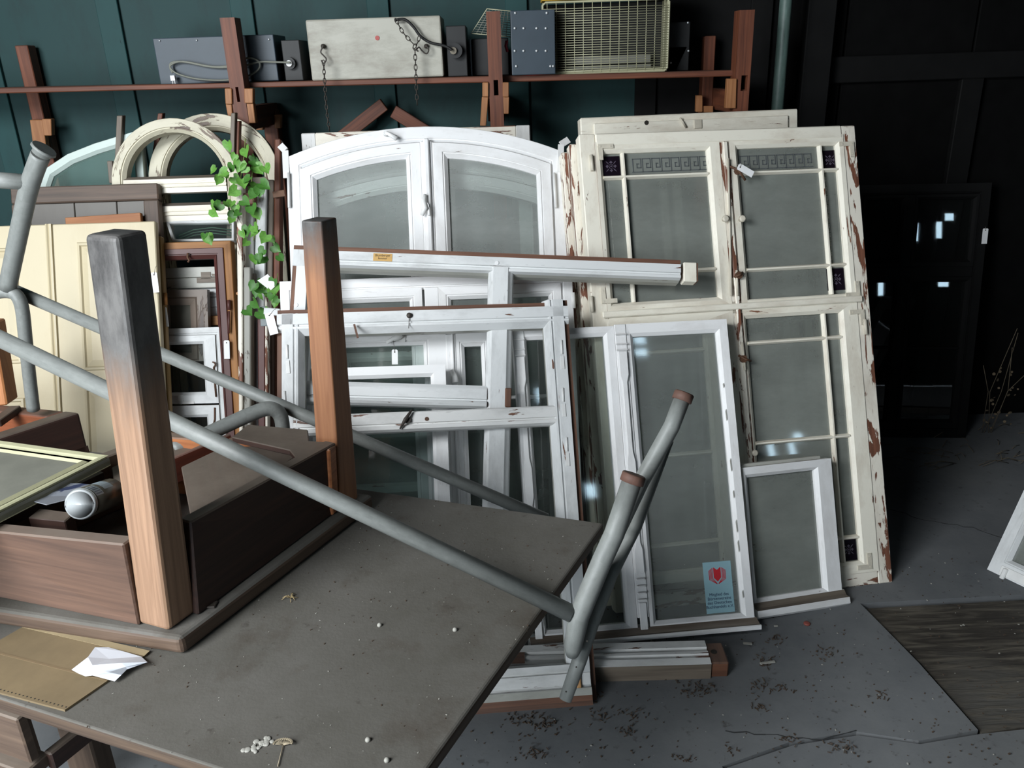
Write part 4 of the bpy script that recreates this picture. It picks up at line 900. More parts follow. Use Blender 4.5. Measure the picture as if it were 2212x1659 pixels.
# white double window with the blue book sticker
WD = leanplane(1630, 1358, 1.99, 27, 6, -1)
zw = -(WD.O[2] / WD.v[2]) + .012; wd = thing('window', 'white flaking double window with blue sticker in the right pane and turned centre post', 'window', WD.P(-.35, zw)); WD = Plane(WD.P(0, zw), WD.u, WD.v)
a = WD.q(1106, 712); b = WD.q(1570, 690); c = WD.q(1630, 1358); s0, s1, tt = a[0], (b[0] + c[0]) / 2, (a[1] + b[1]) / 2
def ornpost(pl, s, w, t0, t1, parent, mats):
    mb = MB(); h = w / 2
    mb.bar(pl, s - h, t0, s + h, t1, -.04, .006)
    q = [(t1 - .002, t1 - .018), (t1 - .026, t1 - .045), (t1 - .052, t1 - .07)]
    for x in (t1 - .03, t1 - .06, t1 - .078): mb.bar(pl, s - h * 1.05, x - .004, s + h * 1.05, x, .006, .014)
    body = [(s - h * .8, t1 - .10), (s - h * .8, t0 + .14), (s - h * .5, t0 + .12), (s + h * .5, t0 + .12), (s + h * .8, t0 + .14), (s + h * .8, t1 - .10)]
    body = [(s - h * .75, t1 - .085), (s - h * .75, t1 - .16), (s - h * .45, t1 - .18), (s - h * .45, (t0 + t1) / 2 + .05), (s - h * .75, (t0 + t1) / 2 + .02), (s - h * .75, (t0 + t1) / 2 - .06), (s - h * .45, (t0 + t1) / 2 - .09), (s - h * .45, t0 + .22), (s - h * .75, t0 + .2), (s - h * .75, t0 + .13),
            (s + h * .75, t0 + .13), (s + h * .75, t0 + .2), (s + h * .45, t0 + .22), (s + h * .45, (t0 + t1) / 2 - .09), (s + h * .75, (t0 + t1) / 2 - .06), (s + h * .75, (t0 + t1) / 2 + .02), (s + h * .45, (t0 + t1) / 2 + .05), (s + h * .45, t1 - .18), (s + h * .75, t1 - .16), (s + h * .75, t1 - .085)]
    mb.prism([pl.P(x, y, .006) for x, y in body], pl.n * .008)
    for x in (t0 + .115, t0 + .095, t0 + .075, t0 + .055): mb.bar(pl, s - h * .75, x - .006, s + h * .75, x, .006, .014)
    mb.bar(pl, s - h * .65, t0 - .035, s + h * .65, t0 + .045, .006, .011)
    return obj('turned_post', mb, mats, parent, bevel=.002)
m1 = WD.q(1354, 900)[0]; ornpost(WD, m1, .036, .06, tt, wd, WHITE)
ornpost(WD, s0 + .018, .034, .06, tt, wd, WHITE)
gb_ = WD.q(1480, 1336)[1]; cb_ = gb_ - .014; c1_, pf1 = casement(WD, wd, (s0 + .036, cb_, m1 - .019, tt - .004), (WD.q(1142, 800)[0], gb_, WD.q(1326, 1000)[0], WD.q(1280, 727)[1]), mats=[WHITE, WHITE2], glass=GLASS_C, T=.035)
g2 = (WD.q(1382, 900)[0], gb_, WD.q(1574, 1000)[0], WD.q(1460, 722)[1]); c2_, pf2 = casement(WD, wd, (m1 + .019, cb_, s1, tt), g2, mats=[WHITE, WHITE2], glass=GLASS, T=.035)
mb = MB(); k_ = cb_ / .07; sec = [(cb_, -.045), (cb_, .003), (cb_ * .52, .024), (cb_ * .5, .034), (cb_ * .42, .037), (.002, .034), (0, .0), (0, -.045)]
extr(mb, WD, sec, s0 - .01, s1 + .006, [0, 1, 1, 0, 0, 0, 0, 0], cap=0); obj('sill', mb, [WHITE, m_wood('dirty_sill', srgb(92, 76, 62), srgb(150, 140, 128))], wd)
mb = MB()
for i in range(7): # putty flakes along the glass line
    t_ = .1 + i * .1 + rnd.uniform(-.03, .03); e_ = rnd.uniform(.015, .05); mb.prism([WD.P(g2[2] + .004, t_, .0035), WD.P(g2[2] + .007, t_ + .006, .0035), WD.P(g2[2] + .006, t_ + e_, .0035), WD.P(g2[2] + .003, t_ + e_ * .8, .0035)], WD.n * .0012)
obj('putty_flakes', mb, GREYP, wd, kind='stuff')
# sticker
STB = m_plain('pale_blue_sticker', srgb(140, 176, 186), .5, var=.03); STR = m_plain('sticker_red', srgb(190, 40, 50), .5, var=.03)
r = WD.R(1521, 1217, 1592, 1323); mb = MB(); mb.bar(WD, *r, -.0165, -.0158); stk = obj('sticker', mb, STB, c2_)
mb = MB(); cx_, bw = (r[0] + r[2]) / 2 - .001, (r[2] - r[0]); top = r[3] - bw * .18; ht = bw * .58
for k in range(5):
    k_ = k * .085 * bw * .62; w_ = bw * .13 + k * bw * .038; tk = .0016
    if k == 0:
        P_ = [(-w_, top), (0, top - bw * .10), (w_, top), (w_, top - ht * .62), (0, top - ht * .86), (-w_, top - ht * .62)]
        mb.prism([WD.P(cx_ + x, y, -.0157) for x, y in P_[::-1]], WD.n * .0003)
    else:
        for sg in (-1, 1):
            x0 = sg * (w_ - tk * .3); x1 = sg * (w_ + tk * .9); y0 = top - .0022 * k; y1 = top - ht * .62 - .0022 * k * .6
            Q = [(x0, y0), (x1, y0), (x1, y1), (x0, y1)]; mb.prism([WD.P(cx_ + x, y, -.0157) for x, y in (Q if sg < 0 else Q[::-1])], WD.n * .0003)
            Q = [(x0, y1), (x1, y1 + .0), (sg * .002, top - ht * .98 - .0004 * k), (sg * .002, top - ht * .98 + .0018 - .0004 * k)]; mb.prism([WD.P(cx_ + x, y, -.0157) for x, y in (Q if sg < 0 else Q[::-1])], WD.n * .0003)
obj('book_emblem', mb, STR, c2_)
text('Mitglied des\nBörsenvereins\ndes Deutschen\nBuchhandels e.V.', WD.P(cx_, r[1] + (r[3] - r[1]) * .335, -.0156), WD.u, WD.v, bw * .145, m_plain('sticker_blue_ink', srgb(50, 70, 96), .6), c2_, name='sticker_text')

# small white sash on the floor at right
SW = leanplane(1632, 1304, 2.065, 22, 14, -3); SW = Plane(SW.P(0, -(SW.O[2] / SW.v[2]) + .004), SW.u, SW.v); sw = thing('sash', 'small white single-pane sash standing on the floor against the cream window', 'window sash', SW.P(.15, 0))
a = SW.q(1604, 1010); b = SW.q(1795, 990); c = SW.q(1815, 1260); o_ = (a[0], .02, (b[0] + c[0]) / 2, (a[1] + b[1]) / 2); g = SW.R(1616, 1032, 1782, 1268)
casement(SW, sw, o_, (max(g[0], o_[0] + .008), .055, g[2], g[3]), mats=[WHITE, WHITE2], glass=GLASS_D, T=.03)
mb = MB(); sec = [(.045, -.03), (.045, .004), (.03, .012), (.027, .028), (.008, .03), (0, .02), (0, -.03)]; extr(mb, SW, sec, o_[0] - .004, o_[2] + .008, [0, 1, 1, 0, 0, 0, 0], cap=0); obj('sill', mb, [WHITE, RAWGREY], sw)
bar('top_strip', SW, (o_[0], o_[3] + .0005, o_[2] - .03, o_[3] + .010), -.03, -.008, GREYP, sw, .001)

# moulded rail lying on the floor
a = atz(1112, 1478); b = atz(1535, 1466); ux = nrm(b - a); uy = np.cross((0, 0, 1), ux); FR = Plane(a, ux, uy); L = np.linalg.norm(b - a)
fr = thing('frame_rail', 'white moulded frame rail lying on the floor below the window sill, bare holed end', 'rail', a + ux * L / 2)
mb = MB(); sec = [(0, 0), (.0, .05), (.022, .055), (.024, .05), (.036, .05), (.038, .056), (.048, .056), (.05, .05), (.06, .05), (.062, .058), (.09, .058), (.09, 0)]
extr(mb, FR, sec, -.25, L, [1] + [0] * 10 + [1]); obj('moulding', mb, [WHITE2, RAWGREY], fr)
mb = MB(); mb.bar(FR, L, 0.004, L + .05, .09, 0, .05); obj('bare_end', mb, RAW, fr, bevel=.004); mb = MB(); mb.disc(FR.P(L + .018, .05, .05), (0, 0, 1), .009, .0008, 12); obj('dowel_hole', mb, INK, fr)
mb = MB(); mb.bar(FR, -.05, .015, .03, .06, .0585, .0595); obj('stripped_patch', mb, RAW, fr)
mb = MB(); mb.bar(FR, -.07, -.09, -.045, -.004, 0, .045); tag(obj('wood_offcut', mb, WHITE2, bevel=.003), 'short white moulded offcut lying against the floor rail beside the table edge', 'offcut')

# sash at the right picture edge
p0 = atz(2133, 1230); p1 = atz(2212, 1268); u_ = nrm(p1 - p0); d = ray(2212, 1060); k = ((p0 - CAM) @ u_) / (d @ u_); vv = CAM + d * k - p0
RS = Plane(p0, u_, vv); rs = thing('sash', 'dirty white sash leaning at the right edge of the floor, lower corner showing', 'window sash', RS.P(.2, 0))
if RS.n @ (CAM - p0) < 0: RS.n = -RS.n
c_, pf = casement(RS, rs, (0, 0, .5, .75), (.052, .06, .448, .69), mats=[WHITE3, WHITE2], glass=GLASS_D, T=.035, groove=True)
mb = MB(); mb.bar(pf, .045, -.012, .06, .03, .0, .01); obj('hinge', mb, IRONW, rs, bevel=.003)
mb = MB(); mb.bar(pf, .036, .004, .2, .034, .0, .003); obj('corner_plate', mb, IRONW, rs, bevel=.001)

# dark window in the corner at back right
DW = quadplane((1856, 398), (2146, 392), (2118, 930), (1868, 912)); DW = leanplane(2118, 920, 3.25, 9, -6, 0)
a = DW.q(1860, 400); b = DW.q(2144, 394); zb = -(DW.O[2] / DW.v[2]); dw = thing('window', 'black six-pane window with glinting glass in the dark back right corner', 'window', DW.P(-.2, zb))
s0 = a[0] - .03; s1 = b[0]; tt = b[1]
frame('outer_frame', DW, rect((s0, zb, s1, tt)), .05, .05, [BLACKW2, BLACKW], dw, b=.01)
mv = DW.q(1955, 600)[0]; bar('mullion', DW, (mv - .016, zb + .04, mv + .016, tt - .045), -.04, .002, BLACKW2, dw)
th = DW.q(2030, 587)[1]; bar('transom', DW, (s0 + .045, th - .022, s1 - .045, th + .022), -.04, .004, BLACKW2, dw)
for x0, x1 in ((s0 + .045, mv - .016), (mv + .016, s1 - .045)):
    casement(DW, dw, (x0, th + .022, x1, tt - .045), (x0 + .02, th + .05, x1 - .02, tt - .065), mats=[BLACKW2], glass=GLASS_K)
    hz = DW.q(2030, 752)[1]; casement(DW, dw, (x0, zb + .045, x1, th - .022), (x0 + .02, zb + .08, x1 - .02, th - .045), mats=[BLACKW2], glass=GLASS_K, muntins=(('h', hz),))
card('paper_tag', 'white card tag on the frame of the dark window in the back right corner', DW, (2126, 510), .022, .064, 0, .006, string=(2126, 490))
# ================================================================ LEFT GROUP
def zbase(pl): return -(pl.O[2] / pl.v[2])
CREAMG = m_paint('aged_cream_paint', srgb(196, 190, 168), wood=srgb(110, 92, 78), peel=.5, dirt=.7, dirtcol=srgb(120, 108, 86)); DGREY = m_wood('grey_weathered_edge', srgb(74, 66, 58), srgb(108, 98, 86))
# round-topped window, front
def roundtop(pl, c, Ro_px, W, T, mats, name, label, legs_to=None, transoms=()):
    cs, ct = pl.q(*c); R = pl.q(c[0] + Ro_px, c[1])[0] - cs; zb = zbase(pl)
    root = thing(name, label, 'window', pl.P(cs, zb))
    path = [(cs - R, zb), (cs + R, zb), (cs + R, ct)] + arc(cs, ct, R, R, 0, 180, 26)[1:-1] + [(cs - R, ct)]
    p, m = prof(W, T, .011, True); m = m[:-2] + [0, 0]
    mb = MB(); mb.ring(pl, path, p, m); obj('arched_frame', mb, mats, root)
    return root, cs, ct, R, zb
A2 = leanplane(380, 394, 2.90, 14, 3, -.5)
a2, cs, ct, R, zb = roundtop(A2, (379, 394), 137, .046, .05, [CREAMG, DGREY], 'arched_window', 'cream round-topped window frame at left, in front of its twin, ivy on its right shoulder')
for y0, y1 in ((387, 412), (446, 474)):
    r = A2.R(345, y0, 500, y1); hh = r[3] - r[1]
    sec = [(r[3] + .012, -.045), (r[3] + .012, -.02), (r[3], .0), (r[3] - hh * .35, .004), (r[3] - hh * .4, -.002), (r[3] - hh * .6, .004), (r[3] - hh * .65, -.003), (r[1], -.004), (r[1], -.045)]
    mb = MB(); extr(mb, A2, sec, cs - R + .04, cs + R - .044, [1, 1, 0, 0, 0, 0, 0, 0, 1]); obj('transom', mb, [CREAM, RAWGREY], a2)
mb = MB(); a = A2.R(229, 347, 243, 395); mb.bar(A2, a[0], a[1], a[2] + .004, a[3], -.045, -.006); obj('side_block', mb, RAWGREY, a2, bevel=.002)
A3 = leanplane(466, 388, 3.0, 14, 3, -.5)
a3, cs3, ct3, R3, zb3 = roundtop(A3, (464, 389), 142, .058, .045, [CREAMG, DGREY], 'arched_window', 'second cream round-topped frame, higher and right, partly behind the first')
bar('transom', A3, (cs3 - R3 + .05, A3.q(460, 402)[1], cs3 + R3 - .05, A3.q(460, 385)[1]), -.04, -.004, RAWGREY, a3)
# segmental sash far left
A1 = leanplane(200, 395, 2.97, 14, 0, 0); zb = zbase(A1)
PG = m_paint('pale_green_white_paint', srgb(190, 204, 198), peel=-.3, dirt=.2)
a1 = thing('arched_window', 'pale green-white quarter-arched sash with greenish glass at the far left', 'window', A1.P(0, zb))
pts = [A1.q(x, y) for x, y in [(304, 395), (303, 283), (286, 285), (252, 295), (203, 310), (145, 333), (95, 366), (84, 398)]]
pts = [(pts[0][0], zb)] + pts[1:] + [(pts[-1][0] - .01, zb)]
p, m = prof(.034, .035, .010, False); mb = MB(); mb.ring(A1, pts, p, [0] * len(m)); obj('frame', mb, PG, a1)
cx_ = sum(p_[0] for p_ in pts) / len(pts); pi = [(p_[0] + (cx_ - p_[0]) * .12, p_[1] - (.02 if p_[1] > zb + .01 else 0)) for p_ in pts]
pane(A1, None, -.016, a1, m_glass('green_tinted_glass', .32, col=srgb(140, 168, 160), tint=(.6, .8, .76, 1)), path=pi)
# small tilted glazed sash in the arch
TS = leanplane(430, 500, 2.84, 34, -4, 1); r = TS.R(356, 472, 506, 523); ts = thing('sash', 'small white sash lying across the cream arched frame, green arc behind its glass', 'window sash', TS.P((r[0] + r[2]) / 2, r[1]))
q = [TS.q(372, 521), TS.q(505, 519), TS.q(505, 474), TS.q(357, 477)]; p, m = prof(.009, .02, .003, False); mb = MB(); mb.ring(TS, q, p, [0] * len(m)); obj('frame', mb, WHITE3, ts); pane(TS, None, -.01, ts, GLASS_C, path=q)
mb = MB()
for k in range(3): mb.tube([TS.P(*TS.q(x, y + k * 6), -.03) for x, y in ((378, 502), (410, 489), (450, 484), (500, 490))], .0022, 5)
tag(obj('wire_hoops', mb, m_plain('green_wire', srgb(48, 84, 66), .5)), 'three curved dark green hoops behind the small tilted sash', 'wire')
# brown plank shutter
D1 = leanplane(180, 430, 2.84, 18, 2, -.4); zb = zbase(D1); a = D1.q(21, 404); b = D1.q(340, 396); tt = (a[1] + b[1]) / 2
SHW = m_wood('weathered_brown_shutter', srgb(74, 62, 54), srgb(112, 92, 78), dust=.3); SHG = m_wood('grey_planks', srgb(66, 64, 60), srgb(96, 92, 86)); SPL = m_paint('splashed_planks', srgb(90, 86, 80), wood=srgb(190, 186, 176), peel=-.42, dirt=.4, dirtcol=srgb(70, 62, 56))
d1 = thing('shutter', 'weathered brown plank shutter with white splashes, top showing above the cream door', 'shutter', D1.P((a[0] + b[0]) / 2, zb))
tr = D1.q(180, 436)[1]
bar('head_rail', D1, (a[0], tr, b[0], tt), -.035, 0, SHW, d1, .004); bar('stile', D1, (a[0], zb, a[0] + .055, tr - .001), -.035, .001, SHW, d1, .004); bar('stile', D1, (b[0] - .052, zb, b[0], tr - .001), -.035, .001, SHW, d1, .004)
xs_ = [a[0] + .055, D1.q(158, 460)[0], D1.q(250, 460)[0], b[0] - .052]
for i in range(3): bar('plank', D1, (xs_[i] + .001, zb, xs_[i + 1] - .001, tr), -.028, -.012, SPL, d1, .002)
bar('cross_batten', D1, (a[0] + .05, tr - .20, b[0] - .05, tr - .14), -.02, .004, SHW, d1)
BT = leanplane(220, 478, 2.79, 18, 2, 1.6); r = BT.R(140, 470, 306, 492); tag(bar('batten', BT, r, -.02, 0, LIGHTW, None), 'orange wood batten between brown shutter and cream door', 'batten')
# cream double door
CD = leanplane(338, 478, 2.70, 20, 2.5, -.6); zb = zbase(CD); tt = CD.q(220, 481)[1]
cdr = thing('double_door', 'cream two-leaf panelled cupboard door leaning at the left', 'door', CD.P(CD.q(110, 600)[0], zb))
def leaf(x0, x1, panels, pmold=.012):
    mb = MB(); mb.bar(CD, x0, zb, x1, tt, -.03, 0)
    lf_ = obj('door_leaf', mb, [CREAM3, OCHRE], cdr, bevel=.003)
    for r in panels:
        pr = [(0, .0), (.003, .006), (.010, .007), (.014, .0008), (.014, .0004), (0, .0004)]
        mb = MB(); mb.ring(CD, rect(r), pr); obj('panel_moulding', mb, CREAM3, lf_)
        mb = MB(); i_ = .028; a_ = rect(r); I_ = rect((r[0] + .034, r[1] + .034, r[2] - .034, r[3] - .034)); al = [CD.P(*q_, .0006) for q_ in rect((r[0] + .014, r[1] + .014, r[2] - .014, r[3] - .014))] + [CD.P(*q_, .006) for q_ in I_]
        for k in range(4): mb.face([al[k], al[(k + 1) % 4], al[4 + (k + 1) % 4], al[4 + k]], CD.u)
        mb.face(al[4:], CD.v); obj('field', mb, CREAM3, lf_)
    return lf_
xR = (CD.q(338, 490)[0] + CD.q(344, 740)[0]) / 2; xS = CD.q(109, 650)[0]; xL = xS - (xR - xS) - .02
p1 = CD.R(166, 524, 318, 796); p2 = CD.R(168, 838, 320, 950); w_ = p1[2] - p1[0]
leaf(xS + .002, xR, [p1, (p1[0], zb + .08, p1[2], p2[3])])
lx = CD.q(43, 650)[0]; leaf(xL, xS - .002, [(lx - w_, CD.q(30, 786)[1], lx, CD.q(30, 535)[1]), (lx - w_, zb + .08, lx, CD.q(30, 860)[1])])
mb = MB(); sec = [(xS - .001, .0), (xS - .001, .008), (xS + .004, .010), (xS + .008, .006), (xS + .012, .009), (xS + .018, .008), (xS + .019, .0)]
extrv(mb, CD, sec, zb, tt, [0] * 7, cap=0); obj('cover_moulding', mb, CREAM3, cdr)
card('paper_tag', 'white card tag hung on the right edge of the cream double door', CD, (338, 611), .020, .066, 4, .012, string=(341, 575))
OD = Plane(CD.P(0, 0, -.045), CD.u, CD.v); r0 = OD.q(346, 510); r1 = OD.q(357, 700)
od = thing('door_leaf', 'ochre-edged door leaf behind the cream double door, only its right edge visible', 'door', OD.P(r1[0] - .2, zb)); bar('leaf', OD, (r1[0] - .35, zbase(OD), r1[0], r0[1]), -.03, 0, m_wood('ochre_edge', srgb(132, 104, 58), srgb(168, 138, 88)), od, .003)
mb = MB(); c_ = OD.P(*OD.q(357, 633), .0); mb.tube([c_, c_ - OD.v * .04], .007, 8); obj('hinge', mb, OCHRE, od)

# maroon and ochre casement frame
M1 = leanplane(430, 545, 2.74, 17, 3, -.8); zb = zbase(M1); r = M1.R(300, 526, 521, 900); m1 = thing('window', 'maroon casement in a varnished ochre frame, standing beside the cream door', 'window', M1.P((r[0] + r[2]) / 2, zb))
p, m = prof(.026, .05, .004, False); mb = MB(); mb.ring(M1, rect((r[0], zb, r[2], r[3])), p, [0] * len(m)); obj('outer_frame', mb, OCHRE, m1)
mb = MB(); p, m = prof(.036, .04, .012, True); mb.ring(M1.off(.002), rect((r[0] + .024, zb + .02, r[2] - .026, r[3] - .022)), p, [0] * len(m)); obj('casement', mb, MAROON, m1)
mb = MB(); P = lambda x, y, d=.01: M1.P(*M1.q(x, y), d); mb.tube([P(408, 547), P(407, 556), P(411, 563), P(408, 567)], .0035, 7); obj('hook', mb, RUST, m1)
mb = MB(); mb.tube([P(496, 648, .012), P(497, 670, .012)], .006, 8); mb.tube([P(497, 672, .014), P(496, 720, .012)], .004, 8); obj('latch_rod', mb, MAROON, m1)
mb = MB(); mb.disc(P(514, 634, .0), M1.n, .006, .0015, 10); obj('knot', mb, RACKL, m1)
card('paper_tag', 'white card tag beside the maroon stile, above the grey tube', M1, (493, 755), .019, .063, -2, .016)
card('paper_tag', 'white card tag at the left of the small grey-brown framed panel', M1, (364, 685), .017, .066, 3, .03)
# things seen inside the maroon frame
G = lambda d: M1.off(d)
pl = G(-.075); r = pl.R(357, 579, 492, 620); gp = thing('panel_board', 'grey board with brown scrape marks, seen through the maroon frame', 'board', pl.P((r[0] + r[2]) / 2, r[1]))
bar('upper_strip', pl, (r[0], (r[1] + r[3]) / 2 + .001, r[2], r[3]), -.02, 0, GREYP, gp); bar('lower_strip', pl, (r[0], r[1], r[2], (r[1] + r[3]) / 2), -.02, -.004, GREYP, gp)
mb = MB()
for x0, y0, x1, y1 in ((434, 588, 456, 602), (425, 600, 488, 609), (458, 592, 488, 595)): mb.bar(pl, *pl.R(x0, y0, x1, y1), .0005, .002)
obj('bare_patches', mb, RAWGREY, gp)
pl = G(-.10); r = pl.R(448, 622, 492, 682); wp = thing('moulded_rail', 'white moulded rail with a screw hole between maroon stile and grey-brown panel', 'rail', pl.P((r[0] + r[2]) / 2, r[1])); hh = r[3] - r[1]
sec = [(r[3], 0), (r[3] - hh * .18, .006), (r[3] - hh * .22, .0), (r[3] - hh * .3, .004), (r[3] - hh * .33, -.003), (r[3] - hh * .36, .002), (r[3] - hh * .66, .003), (r[3] - hh * .68, -.003), (r[3] - hh * .7, .003), (r[3] - hh * .78, .0), (r[1], -.01), (r[1], -.03), (r[3], -.03)]
mb = MB(); extr(mb, pl, sec, r[0] - .1, r[2] + .01, [0] * 13); obj('rail', mb, WHITE3, wp); mb = MB(); mb.disc(pl.P(*pl.q(478, 649), .002), pl.n, .004, .0008, 10); obj('screw_hole', mb, INK, wp)
pl = G(-.085); r = pl.R(440, 683, 492, 702); tag(bar('wood_strip', pl, (r[0] - .05, r[1], r[2], r[3]), -.02, 0, OCHRE, None), 'yellow-brown wood strip under the white moulded rail in the maroon frame', 'strip')
pl = Plane(M1.P(*M1.q(400, 705), -.05), M1.u + M1.v * -.03, M1.v); o_ = pl.R(330, 626, 453, 780); gb = thing('sash', 'grey-brown weathered wooden sash with dull pane behind the white casement', 'window sash', pl.P((o_[0] + o_[2]) / 2, o_[1]))
c_, pf = casement(pl, gb, o_, (o_[0] + .05, o_[1] + .03, pl.q(410, 690)[0], pl.q(400, 659)[1]), mats=[BROWNP, BROWNP], glass=m_plain('dull_green_grey_panel', srgb(82, 80, 70), .7), T=.03, groove=True, bead=.022)
pl = leanplane(430, 706, 2.685, 17, -7, 2); o_ = pl.R(320, 702, 485, 868); zl_ = zbase(pl); wc = thing('window', 'small weathered white two-light casement with iron hook, in front of the maroon frame', 'window', pl.P((o_[0] + o_[2]) / 2, zl_))
xx = pl.q(484, 780)[0]; tt = pl.q(420, 708)[1]
frame('outer_frame', pl, rect((o_[0], zl_, xx, tt)), .028, .04, [WHITE3, RAWGREY], wc, b=.004)
g = pl.R(340, 746, 442, 847); casement(pl, wc, (o_[0] + .026, pl.q(400, 872)[1], xx - .026, tt - .027), (o_[0] + .055, g[1], g[2], g[3]), mats=[WHITE3, RAWGREY], glass=GLASS_K, T=.03, groove=False, d=.004)
y2 = pl.q(400, 902)[1]; casement(pl, wc, (o_[0] + .026, zl_ + .02, xx - .026, pl.q(400, 876)[1]), (o_[0] + .055, zl_ + .05, g[2], y2), mats=[WHITE3, RAWGREY], glass=GLASS_K, T=.03, d=.004)
P = lambda x, y, d=.008: pl.P(*pl.q(x, y), d)
mb = MB(); mb.tube([P(462, 782), P(467, 783, .012), P(469, 788, .012), P(464, 793), P(466, 826), P(469, 857)], .0028, 7); obj('hook', mb, RUST, wc)
mb = MB()
for x0, y0, x1, y1 in ((386, 853, 398, 866), (390, 867, 421, 872)): mb.bar(pl, *pl.R(x0, y0, x1, y1), .004, .007)
obj('hinge', mb, IRONW, wc); mb = MB(); mb.tube([P(466, 880), P(466, 905), P(463, 918)], .0025, 6); obj('hook', mb, RUST, wc)

# timbers standing between the maroon frame and the white group
def timber(label, x0, x1, yt, yb, x0b, x1b, y, mat, lean=16, T=.04, cat='board', name='board', notch=None):
    pl = leanplane((x0 + x1) / 2, yt, y, lean, 3); q = [pl.q(x0b, yb), pl.q(x1b, yb), pl.q(x1, yt), pl.q(x0, yt)]; zb = zbase(pl)
    k = (zb - q[3][1]) / (q[0][1] - q[3][1]); bl = q[3][0] + (q[0][0] - q[3][0]) * k; br = q[2][0] + (q[1][0] - q[2][0]) * k
    mb = MB(); A = [(bl, zb), (br, zb), q[2], q[3]]; mb.hexa([pl.P(a_, b_, -T) for a_, b_ in A] + [pl.P(a_, b_, 0) for a_, b_ in A], pl.v)
    return tag(obj(name, mb, mat, bevel=.003), label, cat)
timber('grey-white weathered board with sawn top, right of the ochre stile', 526, 541, 577, 850, 527, 541, 2.66, m_paint('worn_grey_board', srgb(150, 148, 140), wood=srgb(96, 90, 82), peel=.4, dirt=.6, dirtcol=srgb(100, 96, 88)))
timber('dark grey board edge just behind the grey-white board', 541, 548, 590, 850, 541, 548, 2.68, RAWGREY)
timber('teal-grey board behind the maroon upright, below the ivy', 547, 557, 700, 880, 548, 558, 2.72, m_paint('teal_grey_paint', srgb(110, 126, 122), peel=.3))
timber('dark maroon upright board left of the white tag', 556, 572, 688, 900, 558, 572, 2.64, MAROON)
timber('thin pale upright strip beside the dark maroon board', 572, 577, 620, 900, 573, 578, 2.65, CREAM2)
timber('dark brown board with a rusty grain left of the front frame', 579, 590, 690, 900, 578, 590, 2.66, m_wood('dark_rusty', srgb(52, 36, 30), srgb(92, 62, 46)))
timber('tall white frame stile behind the ivy, ends at a sawn top', 556, 576, 395, 600, 548, 572, 2.80, WHITE3, T=.05)
timber('second white stile under the ivy, left of the tall one', 520, 545, 440, 600, 526, 548, 2.77, WHITE2)
timber('peeling cream stile right of the maroon frame, behind ivy leaves', 510, 524, 384, 560, 512, 524, 2.74, CREAM2)
timber('tall grey-brown weathered board rising beside the arched window', 578, 592, 388, 640, 574, 588, 2.82, RAWGREY, T=.03)
timber('tall red-brown board along the left edge of the arched white window', 593, 606, 300, 660, 590, 604, 2.86, RACKW, T=.05)
pl = leanplane(570, 690, 2.58, 18, 3, 0); tag(bar('board', pl, pl.R(560, 662, 578, 704), -.02, 0, m_plain('blue_grey_board', srgb(132, 140, 142), .6), None), 'short blue-grey board end among the lower ivy leaves', 'board')
pl = leanplane(590, 680, 2.50, 20, 3, -8); r = pl.R(570, 664, 604, 682); tag(bar('wood_offcut', pl, r, -.03, 0, WHITE3, None), 'short whitish offcut wedged left of the front frame corner', 'offcut')
pl = leanplane(575, 610, 2.55, 20, 3); q = [pl.q(*p_) for p_ in ((556, 606), (578, 592), (598, 615), (584, 628))]; mb = MB(); mb.prism([pl.P(a_, b_) for a_, b_ in q[::-1]], -pl.n * .003); tag(obj('paper_scrap', mb, PAPER), 'crumpled white paper scrap among the lower ivy leaves', 'paper')
pl = leanplane(555, 415, 2.74, 20, 3); q = pl.R(523, 417, 550, 440); tag(bar('wood_block', pl, q, -.03, 0, RAW, None), 'brown wood block half hidden by ivy below the cream arch', 'block')

# ivy
ivy = thing('ivy', 'green ivy climbing over the stacked frames between left and centre', 'plant', aty(545, 690, 2.62) * [1, 1, 0])
LEAF = m_plain('ivy_green', srgb(98, 150, 62), .5, var=.3, scale=40); LEAF2 = m_plain('ivy_green_dark', srgb(66, 116, 44), .5, var=.3, scale=40); STEM = m_plain('green_stem', srgb(116, 132, 66), .6)
lp = [(1705, 1070), (1835, 1120), (1755, 1160), (1885, 1170), (1890, 1205), (1915, 1250), (1980, 1250), (1795, 1220), (1835, 1250), (1605, 1260), (1735, 1240), (1685, 1285), (1635, 1330), (1700, 1300), (1750, 1330), (1760, 1420), (1860, 1330), (1810, 1350), (1880, 1395), (1955, 1375), (1935, 1410), (1900, 1440), (1600, 1510), (1640, 1530), (1590, 1570), (1690, 1510), (1730, 1510), (1820, 1500), (1760, 1540), (1780, 1590), (1740, 1600), (1880, 1550), (1910, 1580), (1730, 1640)]
lp = [(x / 3.456, y / 3.456) for x, y in lp] + [(x / 3.456, y / 3.456 + 380) for x, y in [(1850, 390), (1810, 420), (1900, 380), (1920, 410), (1840, 490), (1985, 450), (2030, 465), (2050, 530), (2085, 600), (1965, 555), (1930, 600), (1900, 605), (1960, 610), (1960, 790), (1990, 850), (1920, 860), (2045, 780), (1900, 810), (2050, 830), (2030, 890), (2060, 940), (1900, 940), (1950, 890), (1845, 1005), (1940, 1020), (1975, 1000), (1530, 440), (1555, 455), (2070, 920), (1940, 830)]]
def ivy_y(py): return 2.76 - (py - 300) / 400 * .2
